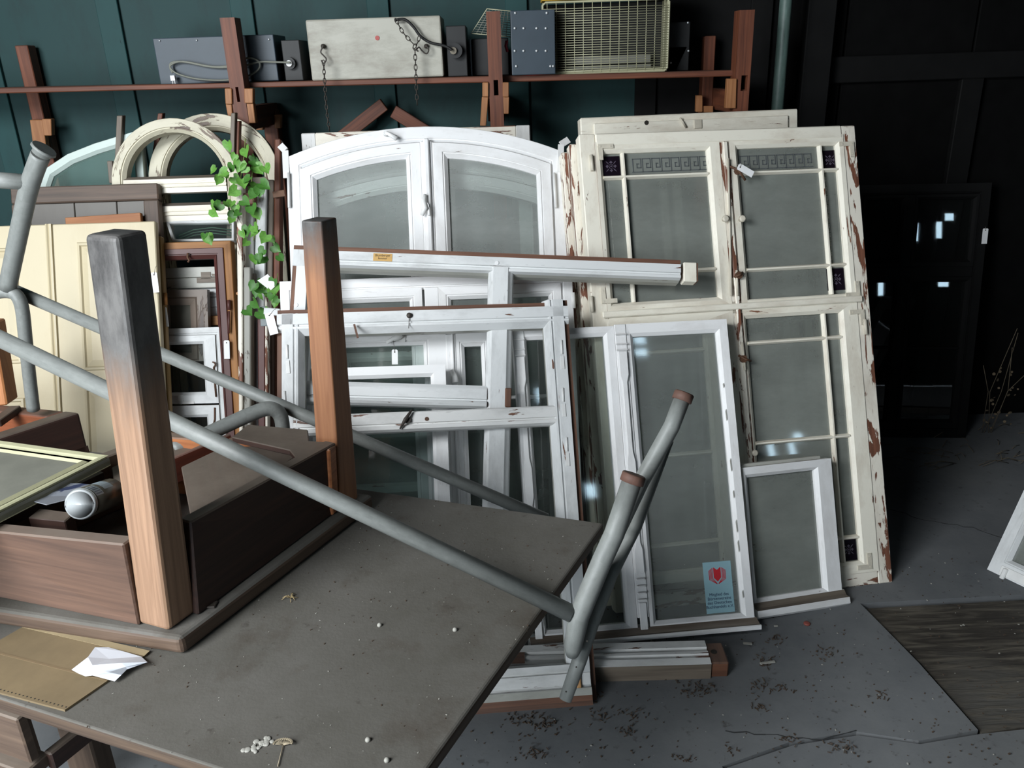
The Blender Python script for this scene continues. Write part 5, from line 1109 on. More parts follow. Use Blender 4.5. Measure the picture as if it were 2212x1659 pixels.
def leafmesh(c, size, yaw, tilt, roll):
    """lobed folded leaf"""
    o = [(0, -.12), (.24, -.34), (.50, -.16), (.50, .12), (.42, .34), (.22, .52), (0, .78), (-.22, .52), (-.42, .34), (-.50, .12), (-.50, -.16), (-.24, -.34)]
    cr, sr_ = math.cos(roll), math.sin(roll); mb = MB(); P_ = []
    Rm = Matrix.Rotation(yaw, 3, 'Z') @ Matrix.Rotation(tilt, 3, 'X')
    for x, y in o + [(0, .3)]:
        z = -abs(x) * .35 + (.05 if (x, y) == (0, .3) else 0); x2, y2 = x * cr - y * sr_, x * sr_ + y * cr
        P_.append(c + np.array(Rm @ Vector((x2 * size, -z * size * -1, y2 * size))))
    i0 = len(mb.v); mb.v += [tuple(p_) for p_ in P_]
    for i in range(12): mb.face([P_[12], P_[i], P_[(i + 1) % 12]], (0, 0, 1), 0, True, idx=[12, i, (i + 1) % 12])
    return mb
for i, (x, y) in enumerate(lp):
    c = aty(x, y, ivy_y(y) - rnd.uniform(0, .06)); mb = leafmesh(c, rnd.uniform(.024, .042), rnd.uniform(-.7, .7), rnd.uniform(-.9, .1), math.pi + rnd.uniform(-1.1, 1.1)); obj('leaf', mb, LEAF if rnd.random() < .6 else LEAF2, ivy)
st = [(530, 300), (528, 330), (525, 352), (518, 400), (515, 440), (523, 490), (535, 505), (545, 540), (560, 575), (574, 600), (570, 640), (545, 672)]
mb = MB(); mb.tube(cable(st, 2.76, 0, 3), .0018, 6); mb.tube(cable([(545, 372), (543, 410), (548, 440), (555, 470), (548, 520)], 2.72, 0, 3), .0016, 6); mb.tube(cable([(540, 365), (555, 355), (572, 362)], 2.73, 0, 3), .0013, 5); mb.tube(cable([(600, 590), (596, 640), (590, 665)], 2.6, 0, 3), .0014, 5)
obj('stem', mb, STEM, ivy)

# ================================================================ FOREGROUND: work table with big dusty top
ZT = .62
Cc = np.array([.2, 1.615, 0]); corner = np.array([-.195, .837, 0]); fdir = nrm([-.42, .164, 0]); bdir = nrm([-.554, .192, 0])
FL_ = corner + fdir * 1.35; BL_ = Cc + bdir * 1.7
DUST = NT('dusty_table_top'); o_ = DUST.uv(1, 1, True)
n1 = DUST.noise(o_, 2.6, 7, .66); n2 = DUST.noise(o_, 9, 5, .62); n3 = DUST.noise(o_, 130, 3, .6); n4 = DUST.noise(o_, 30, 4, .6)
c = DUST.ramp(n1, [(.32, srgb(80, 77, 70)), (.66, srgb(101, 98, 93))]); c = DUST.mix(DUST.ramp(n2, [(.56, W0), (.74, (.6, .6, .6, 1))]), c, srgb(66, 57, 47))
c = DUST.mix(DUST.ramp(n4, [(.66, W0), (.74, (.6, .6, .6, 1))]), c, srgb(54, 48, 42)); c = DUST.mix(DUST.ramp(n3, [(.70, W0), (.76, (.8, .8, .8, 1))]), c, srgb(120, 117, 109))
DUST.bsdf(c, .85, n3, .35, .0015)
wt = thing('work_table', 'large dusty table in the foreground, brown rounded edge', 'table', (-.6, 1.3, 0))
EDGE = m_wood('worn_table_edge', srgb(52, 38, 30), srgb(110, 90, 72))
mb = MB(); poly = [P3(p_[0], p_[1], ZT - .03) for p_ in (corner, Cc, BL_, FL_)]; mb.prism(poly, (0, 0, .03), side=1); obj('table_top', mb, [DUST.mat, EDGE], wt, bevel=.006, seg=3)
def inset(P, d):
    cen = sum(P) / 4; return [p_ + (cen - p_) * d for p_ in P]
ap = inset([corner, Cc, BL_, FL_], .44)
for i in range(4):
    a_, b_ = ap[i], ap[(i + 1) % 4]; mb = MB(); mb.beam(a_ + [0, 0, ZT - .085], b_ + [0, 0, ZT - .085], .022, .11); obj('apron', mb, MIDW, wt, bevel=.002)
for i in range(4):
    li = ap[i] + (bdir * .5 if i < 2 else 0); mb = MB(); mb.beam(li, li + [0, 0, ZT - .031], .06, .06, (0, 1, 0)); obj('leg', mb, MIDW, wt, bevel=.004)
# drawer case showing under the front left edge
A_ = atz(50, 1556, .575) * [1, 1, 0]; ad_ = nrm(Cc - corner)
mb = MB(); mb.beam(A_ + [0, 0, .535], A_ + fdir * .7 + [0, 0, .535], .02, .10); obj('drawer_front', mb, MIDW, wt, bevel=.003)
mb = MB(); mb.beam(A_ + [0, 0, .465], A_ + fdir * .7 + [0, 0, .465], .05, .028); obj('lower_rail', mb, MIDW, wt, bevel=.003)
mb = MB(); mb.beam(A_ + [0, 0, .463] + ad_ * .02, A_ + [0, 0, .463] + ad_ * .5, .02, .04); obj('side_rail', mb, DARKW, wt, bevel=.003)
mb = MB(); mb.beam(A_ + fdir * .05 + [0, 0, 0], A_ + fdir * .05 + [0, 0, .45], .05, .05, (0, 1, 0)); obj('leg', mb, MIDW, wt, bevel=.004)

# perforated board and paper on it
zb_ = ZT + .001
PB = [atz(x, y, ZT + .004) for x, y in [(140, 1534), (318, 1412), (55, 1351), (0, 1375)]]; uq = nrm(PB[1] - PB[2]); PB[3] = PB[0] + (PB[2] - PB[1]) * 1.0
pb = thing('hardboard_sheet', 'tan perforated hardboard sheet lying on the table at bottom left', 'sheet', PB[0]); TAN = m_plain('tan_hardboard', srgb(116, 100, 74), .8, var=.14, scale=10)
mb = MB(); mb.prism([p_ * [1, 1, 0] + [0, 0, ZT + .0005] for p_ in PB], (0, 0, .004)); obj('sheet', mb, TAN, pb)
mid = [(PB[0] + PB[1]) / 2, (PB[3] + PB[2]) / 2]; mb = MB(); mb.beam(mid[0] + [0, 0, .0006], mid[1] + [0, 0, .0006], .004, .0012); obj('fold_line', mb, m_plain('tan_dark', srgb(116, 98, 72), .8), pb)
mb = MB(); e = PB[2] - PB[1]; wdt = nrm(PB[0] - PB[1])
for i in range(34):
    for off_ in ((.006, .0), (-.006, 1)):
        base = (PB[1] if off_[1] == 0 else PB[0]) + e * (i + .5) / 34 + wdt * off_[0]; mb.disc(base + [0, 0, .0005], (0, 0, 1), .0016, .0002, 6)
obj('perforations', mb, INK, pb, kind='stuff')
for nm, a_, b_ in (('trim_edge', PB[1], PB[2]),):
    mb = MB(); mb.beam(a_ + [0, 0, .0007] , b_ + [0, 0, .0007], .014, .001); obj('light_edge', mb, m_plain('pale_edge', srgb(150, 134, 104), .7), pb)
for v in []: pass
# crumpled paper
g = [[(155, 1447), (190, 1420), (205, 1399), (235, 1399)], [(170, 1455), (200, 1437), (235, 1424), (268, 1408)], [(185, 1461), (215, 1448), (262, 1432), (305, 1419)], [(200, 1459), (235, 1452), (272, 1440), (318, 1430)], [(248, 1472), (262, 1458), (274, 1446), (318, 1430)]]
hz = [[.004, .012, .004, .002], [.010, .024, .010, .006], [.004, .010, .022, .004], [.010, .020, .012, .010], [.002, .006, .008, .004]]
mb = MB(); N, M_ = len(g), len(g[0]); V = [[atz(*g[i][j], ZT + .004 + hz[i][j]) for j in range(M_)] for i in range(N)]; mb.v = [tuple(V[i][j]) for i in range(N) for j in range(M_)]
for i in range(N - 1):
    for j in range(M_ - 1):
        q = [i * M_ + j, i * M_ + j + 1, (i + 1) * M_ + j + 1, (i + 1) * M_ + j]; 
        for t3 in (q[:3], [q[0], q[2], q[3]]): mb.face([np.array(mb.v[k]) for k in t3], (1, 0, 0), idx=t3)
pp = tag(obj('crumpled_paper', mb, m_plain('white_paper', srgb(214, 218, 226), .8, var=.02)), 'crumpled white paper lying on the hardboard sheet', 'paper'); s_ = pp.modifiers.new('thick', 'SOLIDIFY'); s_.thickness = .0006

# ================================================================ UPSIDE-DOWN TABLE
t1 = thing('upturned_table', 'brown wooden table standing upside down on the dusty table, legs in the air', 'table', (-.75, 1.5, ZT))
adir = nrm([.2717, .508, 0]); wl_ = nrm([-.408, .169, 0])
s1 = atz(388, 1379, .66); s3 = atz(806, 1066, .66); s2 = atz(0, 1318, .66); s2 = s1 + nrm(s2 - s1) * .62; s4 = s3 + (s2 - s1) * .95
mb = MB(); mb.prism([p_ * [1, 1, 0] + [0, 0, ZT + .001] for p_ in (s1, s3, s4, s2)], (0, 0, .038), side=1); obj('table_top', mb, [DUST.mat, MIDW], t1, bevel=.010, seg=3)
def quadbox(name, A, B, z0, z1a, z1b, thick, mat, top=None, parent=t1, out=None, bevel=.003):
    """board from bottom points A-B (xy) up to top points, thickness inwards"""
    A0, B0 = np.array([A[0][0], A[0][1], z0]), np.array([B[0][0], B[0][1], z0]); A1, B1 = np.array([A[1][0], A[1][1], z1a]), np.array([B[1][0], B[1][1], z1b])
    d = nrm((B0 - A0) * [1, 1, 0]); n_ = np.array([-d[1], d[0], 0]) * thick * (out or 1)
    mb = MB(); mb.hexa([A0, B0, B1, A1, A0 + n_, B0 + n_, B1 + n_, A1 + n_], d); return obj(name, mb, mat, parent, bevel=bevel)
fb0, fb1 = atz(0, 1292, .66), atz(300, 1352, .66); ft0, ft1 = atz(0, 1149, .812), atz(266, 1176, .835)
ex = lambda a_, b_, k: a_ + (a_ - b_) * k
quadbox('apron_front', (ex(fb0, fb1, .5), ex(ft0, ft1, .5)), (fb1, ft1), .66, .80, .835, .03, m_wood('brown_apron', srgb(76, 56, 46), srgb(112, 84, 68), dust=.9, dustcol=srgb(118, 106, 96)))
rb0, rb1 = atz(428, 1330, .66), atz(733, 1100, .66); rt0, rt1 = atz(411, 1128, .845), atz(726, 956, .842)
quadbox('apron_right', (rb0, rt0), (rb1, rt1), .66, .845, .842, .03, DARKW)  # shade of this side is put into its colour, darker than the front apron
# far and left aprons
lf0 = ex(fb0, fb1, .5); far0 = rb1; far1 = rb1 + (lf0 - fb1) * .95
rt1_ = rt1 + [0, 0, 0]; far1t = rt1 + (lf0 - fb1) * 1.0
quadbox('apron_back', (far0, rt1_), (far1, far1t), .66, .842, .81, .03, m_wood('brown_apron2', srgb(120, 72, 44), srgb(168, 106, 68), dust=.9, dustcol=srgb(112, 100, 90)), out=-1) if False else None
dn = nrm(far1 - far0); mb = MB(); z0, zt_ = .66, .838
n_ = np.array([dn[1], -dn[0], 0]) * .03; n_ = n_ if n_ @ (s1 - far0) > 0 else -n_
A0 = far0 + [0, 0, 0]; B0 = far1; mb.hexa([A0, B0, B0 * [1, 1, 0] + [0, 0, .81], rt1 * [1, 1, 0] + [0, 0, zt_], A0 + n_, B0 + n_, (B0 + n_) * [1, 1, 0] + [0, 0, .81], (rt1 + n_) * [1, 1, 0] + [0, 0, zt_]], dn)
obj('apron_back', mb, m_wood('orange_inner_apron', srgb(142, 84, 50), srgb(192, 124, 78), dust=.95, dustcol=srgb(110, 100, 90)), t1, bevel=.003)
mb = MB(); ld = nrm(far1 - lf0); mb.beam(lf0 + [0, 0, .07], far1 + [0, 0, .07], .03, .14); obj('apron_left', mb, MIDW, t1, bevel=.003)
# dusty rails lying inside: corner board, runners
def plank(name, pts, z, th, mat, bevel=.002, parent=t1):
    mb = MB(); P_ = [atz(x, y, z) for x, y in pts]; mb.prism([p_ - [0, 0, th] for p_ in P_], (0, 0, th)); return obj(name, mb, mat, parent, bevel=bevel)
plank('corner_board', [(391, 1008), (412, 1118), (470, 1085), (590, 1018), (640, 985), (600, 960), (475, 968)], .822, .018, DARKW)
plank('rim_board', [(535, 917), (665, 928), (668, 952), (712, 955), (640, 990), (625, 972), (500, 944)], .838, .014, DARKW)
plank('drawer_runner', [(0, 1110), (20, 1118), (225, 1020), (200, 1010)], .79, .02, DARKW)
plank('corner_block', [(60, 1118), (140, 1126), (160, 1108), (85, 1098)], .80, .04, DARKW)
mb = MB(); mb.beam(atz(372, 1018, .80), atz(500, 962, .80), .012, .06); obj('inner_rail', mb, m_wood('red_brown_rail', srgb(86, 40, 28), srgb(122, 62, 44), dust=.6), t1, bevel=.002)
plank('inner_board', [(250, 1060), (385, 1000), (480, 940), (380, 945), (240, 1010)], .79, .02, DARKW)
# legs
def charleg(name, wood_a, wood_b, char, L):
    t = NT(name); cco = t.n('ShaderNodeTexCoord'); sp = t.n('ShaderNodeSeparateXYZ'); t.l(cco.outputs['Generated'], sp.inputs[0])
    n1 = t.noise(t.uv(2.2, 60), 1.0, 5, .62, .6); nb = t.noise(t.uv(7, 16), 1.0, 6, .7)
    c = t.ramp(n1, [(.3, wood_a), (.7, wood_b)])
    h_ = t.math('ADD', sp.outputs[2], t.math('MULTIPLY', t.math('SUBTRACT', nb, .5), .22))
    k = t.ramp(h_, [(char - .14, W0), (char + .06, W1)]); c = t.mix(k, c, t.ramp(nb, [(.35, srgb(40, 38, 38)), (.62, srgb(96, 94, 92))]))
    sl_ = t.noise(t.uv(2.5, 34), 1.0, 3, .5); c = t.mix(t.ramp(sl_, [(.74, W0), (.77, W1)]), c, srgb(172, 168, 162))
    t.bsdf(c, .55, n1, .3, .0012); return t.mat
def leg(bpx, zb0, tpx, zt0, wa, wb, ta, tb, mat, parent=t1, bevel=.007, x=None):
    """frustum from front corner seen at bpx to tip corner tpx; widths along b (left) and a (back)"""
    b0 = atz(*bpx, zb0); t0_ = atz(*tpx, zt0); bd = wl_; ad = adir
    B = [b0, b0 + ad * wa, b0 + ad * wa + bd * wb, b0 + bd * wb]; T = [t0_, t0_ + ad * ta, t0_ + ad * ta + bd * tb, t0_ + bd * tb]
    mb = MB(); mb.hexa(B + T, T[0] - B[0]); return obj('leg', mb, mat, parent, bevel=bevel, seg=3)
leg((364, 1366), .6595, (252, 510), 1.38, .066, .072, .058, .07, charleg('scorched_leg', srgb(116, 88, 68), srgb(164, 130, 104), .70, .7), bevel=.009)
leg((738, 1102), .6595, (694, 478), 1.322, .062, .060, .05, .050, charleg('scorched_leg_tip', srgb(130, 84, 56), srgb(168, 118, 82), .93, .7), bevel=.004)
mb = MB(); c_ = atz(452, 1308, .66); mb.box(c_ - [.012, .010, 0], c_ + [.014, .010, .004]); mb.tube([c_ + [-.012, .012, .004], c_ + [-.016, .014, .022]], .002, 6); obj('iron_bracket', mb, DARKIRON, t1, bevel=.001)
# second upturned table, dark, at far left
t2 = thing('upturned_table', 'dark upturned table behind the cream panel at far left', 'table', (-1.5, 2.1, 0))
K = atz(172, 890, .745); N_ = atz(0, 945, .745); Fa = atz(0, 873, .745); e1 = nrm(N_ - K); e2 = nrm(Fa - K); N2 = K + e1 * .5; F2 = K + e2 * .75
def rimbeam(a_, b_, inn, z0, z1, mat, nm):
    mb = MB(); I = inn * .05; A = [a_ * [1, 1, 0] + [0, 0, z0], b_ * [1, 1, 0] + [0, 0, z0], b_ * [1, 1, 0] + [0, 0, z1], a_ * [1, 1, 0] + [0, 0, z1]]; mb.hexa(A + [p_ + I for p_ in A], b_ - a_); obj(nm, mb, mat, t2, bevel=.008, seg=3)
OR2 = m_wood('orange_inside', srgb(126, 66, 40), srgb(168, 98, 62), dust=.85, dustcol=srgb(84, 78, 72))
rimbeam(K, N2, e2, ZT + .001, .745, DARKW, 'apron_right'); rimbeam(K + e2 * .051, F2, e1, ZT + .001, .745, OR2, 'apron_back'); rimbeam(F2, F2 + e1 * .5, -e2, ZT + .001, .745, DARKW, 'apron_left'); 
mb = MB(); mb.prism([p_ * [1, 1, 0] + [0, 0, ZT + .0012] for p_ in (K, F2, F2 + e1 * .5, N2)], (0, 0, .02)); obj('table_top', mb, DARKW, t2)
mb = MB(); mb.beam(atz(-10, 915, .75), atz(35, 883, .75), .03, .02); obj('cross_rail', mb, DARKW, t2, bevel=.002)
mb = MB(); q = [aty(15, 876, 2.16), aty(-40, 880, 2.16), aty(-60, 700, 2.2), aty(-14, 700, 2.2)]; mb.hexa(q + [p_ + [0, .06, 0] for p_ in q], (0, 0, 1)); obj('leg', mb, LIGHTW, t2, bevel=.004)
# cream framed panel
PZ = .845
c0 = atz(234, 982, PZ); c1 = atz(0, 950, PZ); c2 = atz(0, 1080, PZ); e1 = nrm(c1 - c0); e2 = nrm(c2 - c0); e2 = nrm(e2 - e1 * (e1 @ e2) * .6)
cp = thing('framed_panel', 'cream moulded door panel lying flat and dusty across the upturned table', 'panel', c0); LP, LW = .5, .55
quad_ = [c0, c0 + e1 * LP, c0 + e1 * LP + e2 * LW, c0 + e2 * LW]; cen = sum(quad_) / 4
mb = MB(); mb.prism([p_ - [0, 0, .024] for p_ in quad_], (0, 0, .016)); obj('panel', mb, m_plain('dusty_grey_green', srgb(116, 116, 106), .85), cp)
PU = Plane(c0, -e1, -(e2 - e1 * (e1 @ e2))); 
def insetq(d): return [c0 + e1 * d + e2 * d, c0 + e1 * (LP - d) + e2 * d, c0 + e1 * (LP - d) + e2 * (LW - d), c0 + e1 * d + e2 * (LW - d)]
mb = MB(); lo = [(0, -.026), (0, -.014), (.004, -.013), (.004, -.004), (.0, -.002), (.004, .0), (.014, -.002), (.018, -.008), (.028, -.008), (.034, -.002), (.038, -.008)]
Lr = [[p_ + [0, 0, h_] for p_ in insetq(d_)] for d_, h_ in lo]
for a_ in range(len(Lr) - 1):
    for i in range(4): mb.face([Lr[a_][i], Lr[a_][(i + 1) % 4], Lr[a_ + 1][(i + 1) % 4], Lr[a_ + 1][i]], Lr[a_][(i + 1) % 4] - Lr[a_][i])
obj('moulded_frame', mb, m_plain('cream_green_paint', srgb(176, 174, 142), .5, var=.08), cp)
# spray can
can = thing('spray_can', 'dented silver spray can lying in the upturned table, base towards the viewer', 'can', atz(172, 1092, .80))
cA = atz(172, 1090, .835); cB = cA + (aty(256, 1058, cA[1] + .17) - cA); dd_ = nrm(cB - cA); L_ = .19
ring_ = lambda pr_, nm, mt: (lambda mb: (mb.tube([cA + dd_ * x for x, r_ in pr_], .02, 28, rs=[r_ for x, r_ in pr_], caps=True), obj(nm, mb, mt, can)))(MB())
ring_([(.008, .008), (.003, .018), (-.001, .026), (.0, .0282), (.003, .030), (.005, .0305)], 'base', SILVER)
ring_([(.0055, .0302), (.008, .0315), (.010, .0302)], 'rim', SILVER)
ring_([(.010, .0305), (.14, .0305), (.15, .022), (.158, .014)], 'body', m_plain('can_brown_print', srgb(92, 88, 78), .3, metal=.3)); ring_([(.158, .016), (.19, .016)], 'cap', BLACKM)
# printed label wrapping on the can
xa = nrm(np.cross(dd_, (0, 0, 1))); ya = np.cross(xa, dd_); 
def wrap(nm, x0, x1, a0, a1, r_, mt, parent=can):
    mb = MB(); n = 8
    for i in range(n):
        t0_, t1_ = [math.radians(a0 + (a1 - a0) * (i + k) / n) for k in (0, 1)]; f = lambda x, t_: cA + dd_ * x + (xa * math.cos(t_) + ya * math.sin(t_)) * r_
        mb.face([f(x0, t0_), f(x1, t0_), f(x1, t1_), f(x0, t1_)], dd_)
    obj(nm, mb, mt, parent)
LBL = m_plain('pale_blue_label', srgb(166, 184, 196), .4); DBL = m_plain('label_blue', srgb(70, 84, 108), .4)
a0_ = 20
wrap('barcode_label', .014, .046, 25, 80, .0307, LBL)
for i in range(5): wrap('barcode_block', .017, .043, 30 + i * 10, 36 + i * 10, .03085, DBL)
wrap('upper_label', .06, .10, 40, 130, .0307, LBL)
# printed plastic bag
mb = MB(); q = [(38, 1076), (100, 1044), (178, 1046), (215, 1050), (180, 1072), (100, 1092)]
P_ = [atz(x, y, .822 + .004 * (i % 2)) for i, (x, y) in enumerate(q)]; mb.prism(P_[::-1], (0, 0, .002)); tag(obj('plastic_bag', mb, m_paint('blue_print_plastic', srgb(120, 124, 132), wood=srgb(56, 64, 92), peel=.5, dirt=.3), bevel=.001), 'flat grey plastic sheet with dark blue print under the spray can', 'bag')

# ================================================================ TUBULAR STEEL FRAME
sf = thing('steel_trestle', 'grey tubular steel trestle frame lying upturned across the tables, brown end caps', 'trestle', (-.3, 1.5, ZT))
def tubepart(name, pts, r, mat=STEEL, rs=None, n=1):
    mb = MB(); mb.tube(pts, r, 16, rs=rs); return obj(name, mb, mat, sf)
def cr(P, n=6):
    out = []
    for i in range(len(P) - 1):
        p0 = P[max(i - 1, 0)]; p1 = P[i]; p2 = P[i + 1]; p3 = P[min(i + 2, len(P) - 1)]
        for k in range(n):
            t = k / n; out.append(.5 * ((2 * p1) + (-p0 + p2) * t + (2 * p0 - 5 * p1 + 4 * p2 - p3) * t * t + (-p0 + 3 * p1 - 3 * p2 + p3) * t ** 3))
    return out + [P[-1]]
tubepart('rail', [aty(-60, 703, 1.62), aty(1236, 1326, 1.30)], .0175)
tubepart('rail', [aty(18, 622, 2.05), aty(1180, 1122, 1.84)], .0165)
tubepart('leg', [aty(1364, 1043, 1.37), aty(1327, 1153, 1.34), aty(1301, 1210, 1.33), aty(1250, 1332, 1.30), aty(1237, 1400, 1.29), aty(1236, 1415, 1.29)], .02, rs=[.0195, .020, .020, .021, .018, .012])
tubepart('leg', [aty(1472, 866, 1.48), aty(1451, 921, 1.46), aty(1385, 1040, 1.43), aty(1335, 1145, 1.40)], .0165)
tubepart('leg', [aty(1442, 950, 1.50), aty(1373, 1138, 1.46), aty(1318, 1237, 1.36), aty(1278, 1341, 1.335), aty(1252, 1425, 1.31), aty(1221, 1511, 1.28)], .015, rs=[.013, .013, .0165, .0165, .015, .013])
def cap(a_, b_, r):
    d_ = nrm(b_ - a_); mb = MB(); mb.tube([a_, a_ + d_ * .016, a_ + d_ * .018], r, 14, rs=[r * 1.15, r * 1.15, r * 1.02]); obj('end_cap', mb, CAPM, sf, label='brown end cap')
p_ = aty(1364, 1043, 1.37); cap(p_, p_ + (p_ - aty(1327, 1153, 1.34)), .0205); p_ = aty(1472, 866, 1.48); cap(p_, p_ + (p_ - aty(1451, 921, 1.46)), .0175)
for x, y in ((1247, 1365), (1268, 1385), (1245, 1441), (1223, 1494)):
    mb = MB(); mb.disc(aty(x, y, 1.30 - .02 + (y - 1365) * -.00015), nrm(CAM - aty(x, y, 1.3)), .0018, .0006, 8); obj('bolt_hole', mb, INK, sf)
# left trestle
J = aty(16, 622, 2.0); 
tubepart('leg', cr([aty(88, 334, 1.90), aty(66, 395, 1.92), aty(48, 470, 1.95), aty(16, 622, 2.0)]), .0205)
p_ = aty(88, 334, 1.90); mb = MB(); dd_ = nrm(aty(95, 322, 1.90) - p_); mb.tube([p_, p_ + dd_ * .01, p_ + dd_ * .012, p_ + dd_ * .018], .02, 14, rs=[.02, .02, .028, .026]); obj('end_flange', mb, STEEL, sf)
tubepart('cross_tube', [aty(-60, 385, 1.92), aty(62, 394, 1.92)], .0185); tubepart('leg', cr([aty(-40, 640, 2.0), aty(16, 630, 2.0), aty(44, 652, 2.0), aty(55, 730, 2.02), aty(62, 800, 2.04), aty(72, 884, 2.06)]), .0165)
tubepart('bent_stay', cr([aty(375, 972, 1.74), aty(460, 932, 1.8), aty(556, 889, 1.87), aty(590, 884, 1.89), aty(608, 905, 1.9), aty(612, 960, 1.9)]), .0185)

# ================================================================ LITTER
WHC = m_plain('white_chips', srgb(160, 158, 150), .8); BRC = m_plain('brown_debris', srgb(74, 60, 48), .9, var=.3)
def litter(name, label, n, fpos, size, mat, cat='debris'):
    mb = MB()
    for i in range(n):
        c = fpos(); s_ = rnd.uniform(*size); a_ = rnd.random() * 3.1; d = np.array([math.cos(a_), math.sin(a_), rnd.uniform(-.1, .2)]) * s_ * rnd.uniform(.6, 2.2)
        mb.beam(c + [0, 0, s_ * .4], c + d + [0, 0, s_ * .4], s_, s_ * .6)
    o = tag(obj(name, mb, mat), label, cat); o['kind'] = 'stuff'; return o
def intable():
    a_, b_ = rnd.random(), rnd.random(); q = corner * (1 - a_) * (1 - b_) + Cc * a_ * (1 - b_) + (corner + fdir * .75) * (1 - a_) * b_ + (Cc + bdir * .52) * a_ * b_
    return q * [.995, .995, 0] + [0, 0, ZT]
litter('white_crumbs', 'tiny white crumbs scattered over the dusty table top', 130, intable, (.0005, .0015), WHC)
litter('dark_crumbs', 'dark brown crumbs scattered over the dusty table top', 220, intable, (.0006, .002), BRC)
def infloor():
    while True:
        p_ = atz(rnd.uniform(950, 2210), rnd.uniform(1180, 1655)); 
        if p_[1] > .9: return p_ * [1, 1, 0] + [0, 0, .0]
litter('floor_crumbs', 'brown debris and crumbs scattered over the concrete floor', 700, infloor, (.001, .0035), BRC)
litter('paint_flakes', 'whitish paint flakes scattered over the concrete floor', 130, infloor, (.001, .003), WHC)
def clump(px, py, n, sp, z=0, cx=1.5):
    c = atz(px, py, z); return lambda: c + [rnd.gauss(0, sp * cx), rnd.gauss(0, sp), abs(rnd.gauss(0, .002))]
mb = MB()
for px, py, n, sp in ((1130, 1555, 30, .012), (1180, 1565, 40, .014), (1155, 1630, 30, .01), (1300, 1545, 14, .01), (1370, 1545, 20, .012), (1355, 1580, 18, .01), (1490, 1490, 20, .012), (1520, 1485, 22, .012), (1640, 1485, 22, .012), (1690, 1490, 22, .012), (1780, 1415, 26, .014), (1640, 1530, 18, .01), (1700, 1600, 16, .01), (1825, 1615, 26, .012), (1500, 1500, 10, .01), (1470, 1640, 14, .01), (1580, 1625, 10, .01), (1655, 1432, 26, .012), (1670, 1380, 16, .01), (1905, 1505, 14, .01), (1285, 1500, 16, .008)):
    f = clump(px, py, n, sp)
    for i in range(n):
        c = f(); a_ = rnd.random() * 3.1; L_ = rnd.uniform(.003, .012); mb.beam(c, c + np.array([math.cos(a_) * L_, math.sin(a_) * L_, rnd.uniform(-.001, .003)]), .0018, .0016)
o = tag(obj('leaf_litter', mb, BRC), 'clumps of dry brown plant litter on the concrete floor', 'debris'); o['kind'] = 'stuff'
for px, py, w_, h_, rot, lb in ((1615, 1392, .026, .009, -.2, 'white wood chip on the floor below the right pane sill'), (1467, 1389, .014, .010, .1, 'small pale chip on the floor, middle one under the sill'), (1413, 1391, .028, .006, -.9, 'thin pale splinter on the floor below the left end of the sill'), (1658, 1433, .045, .008, .15, 'grey twig-like stick on the floor in front of the sill corner'), (1676, 1354, .012, .005, 0, 'pale paint chip near the small sash sill')):
    c = atz(px, py); d = np.array([math.cos(rot), math.sin(rot), 0]); mb = MB(); mb.beam(c + [0, 0, .003] - d * w_ / 2, c + [0, 0, .003] + d * w_ / 2, h_, .004); tag(obj('chip', mb, WHC, bevel=.001), lb, 'chip')
c = atz(1743, 1348); mb = MB(); mb.disc(c, (0, 0, 1), .010, .004, 12, dome=.002); tag(obj('red_cap', mb, m_plain('faded_red_plastic', srgb(140, 72, 62), .6)), 'small round faded red cap on the floor by the small sash', 'cap')
# bird dropping and dried flower on the table
mb = MB(); c = atz(560, 1610, ZT); 
for i in range(26):
    p_ = c + [rnd.gauss(0, .010), rnd.gauss(0, .005), 0]; p_ = p_ + (p_ - c)[0] * np.array([0, .5, 0]); mb.disc(p_, (0, 0, 1), rnd.uniform(.002, .006), .0015, 7, dome=.001)
tag(obj('bird_dropping', mb, WHC), 'white bird dropping near the front edge of the dusty table', 'dropping')
mb = MB(); c = atz(612, 1612, ZT); 
for i in range(14):
    a_ = math.pi * i / 13; mb.tube([c + [0, 0, .002], c + [math.cos(a_) * .014, math.sin(a_) * .009, .006]], .0006, 5); mb.disc(c + [math.cos(a_) * .014, math.sin(a_) * .009, .005], (0, 0, 1), .0018, .002, 6)
mb.tube([c + [0, 0, .002], atz(600, 1655, ZT + .002)], .0009, 5); tag(obj('dried_flower', mb, m_plain('dry_stem', srgb(150, 138, 116), .8)), 'dried flower head beside the bird dropping on the table', 'flower')
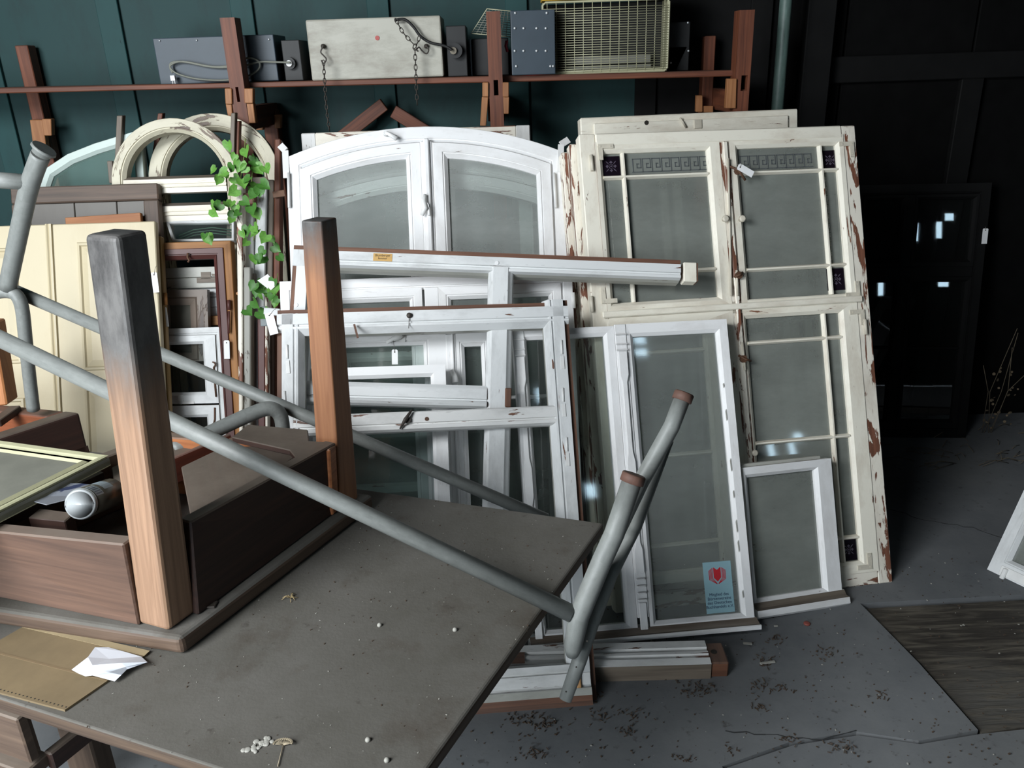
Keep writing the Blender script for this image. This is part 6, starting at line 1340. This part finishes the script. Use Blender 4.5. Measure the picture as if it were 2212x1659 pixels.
for px, py, lb in ((820, 1352, 'small white snail shell in the middle of the dusty table top'), (983, 1362, 'round screw-headed button right of the snail shell on the table'), (795, 1600, 'pale shell fragment near the table front, left of centre'), (836, 1644, 'white pebble at the bottom edge of the table top')):
    c = atz(px, py, ZT); mb = MB(); mb.disc(c, (0, 0, 1), .0045, .003, 10, dome=.003); tag(obj('shell', mb, WHC), lb, 'shell')
mb = MB(); c = atz(628, 1293, ZT)
for i in range(16):
    a_ = rnd.random() * 6.28; L_ = rnd.uniform(.008, .018); mb.tube([c + [0, 0, .001], c + [math.cos(a_) * L_ * .5, math.sin(a_) * L_ * .5, rnd.uniform(.003, .009)], c + [math.cos(a_) * L_, math.sin(a_) * L_, .001]], .0007, 5)
tag(obj('dead_leaf', mb, m_plain('dry_straw', srgb(150, 132, 96), .8)), 'tuft of dry straw-coloured plant on the table by the upturned table edge', 'leaf')
# dry twigs and leaves by the dark window
mb = MB()
for i in range(46):
    c = atz(rnd.uniform(1900, 2212), rnd.uniform(915, 1010)) ; a_ = rnd.random() * 6.28; L_ = rnd.uniform(.04, .16)
    if c[1] < 3.45: mb.tube([c + [0, 0, .004], c + [math.cos(a_) * L_ * .5, math.sin(a_) * L_ * .3, rnd.uniform(.005, .03)], c + [math.cos(a_) * L_, math.sin(a_) * L_ * .5, .004]], .0013, 5)
for i in range(5):
    c = atz(rnd.uniform(2120, 2150), 935); mb.tube([c, c + [rnd.uniform(-.05, .05), 0, .2], c + [rnd.uniform(-.12, .16), -.02, rnd.uniform(.3, .5)]], .0013, 5)
o = tag(obj('dry_twigs', mb, m_plain('dry_twig', srgb(96, 86, 70), .9)), 'tangle of dry twigs on the floor in the dark back corner', 'twigs'); o['kind'] = 'stuff'
mb = MB()
for i in range(30):
    c = atz(rnd.uniform(2115, 2175), 925) + [0, -.02, rnd.uniform(.0, .3)]; mb.disc(c, nrm([rnd.uniform(-1, 1), -1, rnd.uniform(-1, 1)]), rnd.uniform(.004, .008), .001, 6)
o = tag(obj('dead_leaves', mb, m_plain('dead_leaf', srgb(112, 98, 78), .9)), 'small withered leaves hanging on the twigs right of the dark window', 'leaves'); o['kind'] = 'stuff'
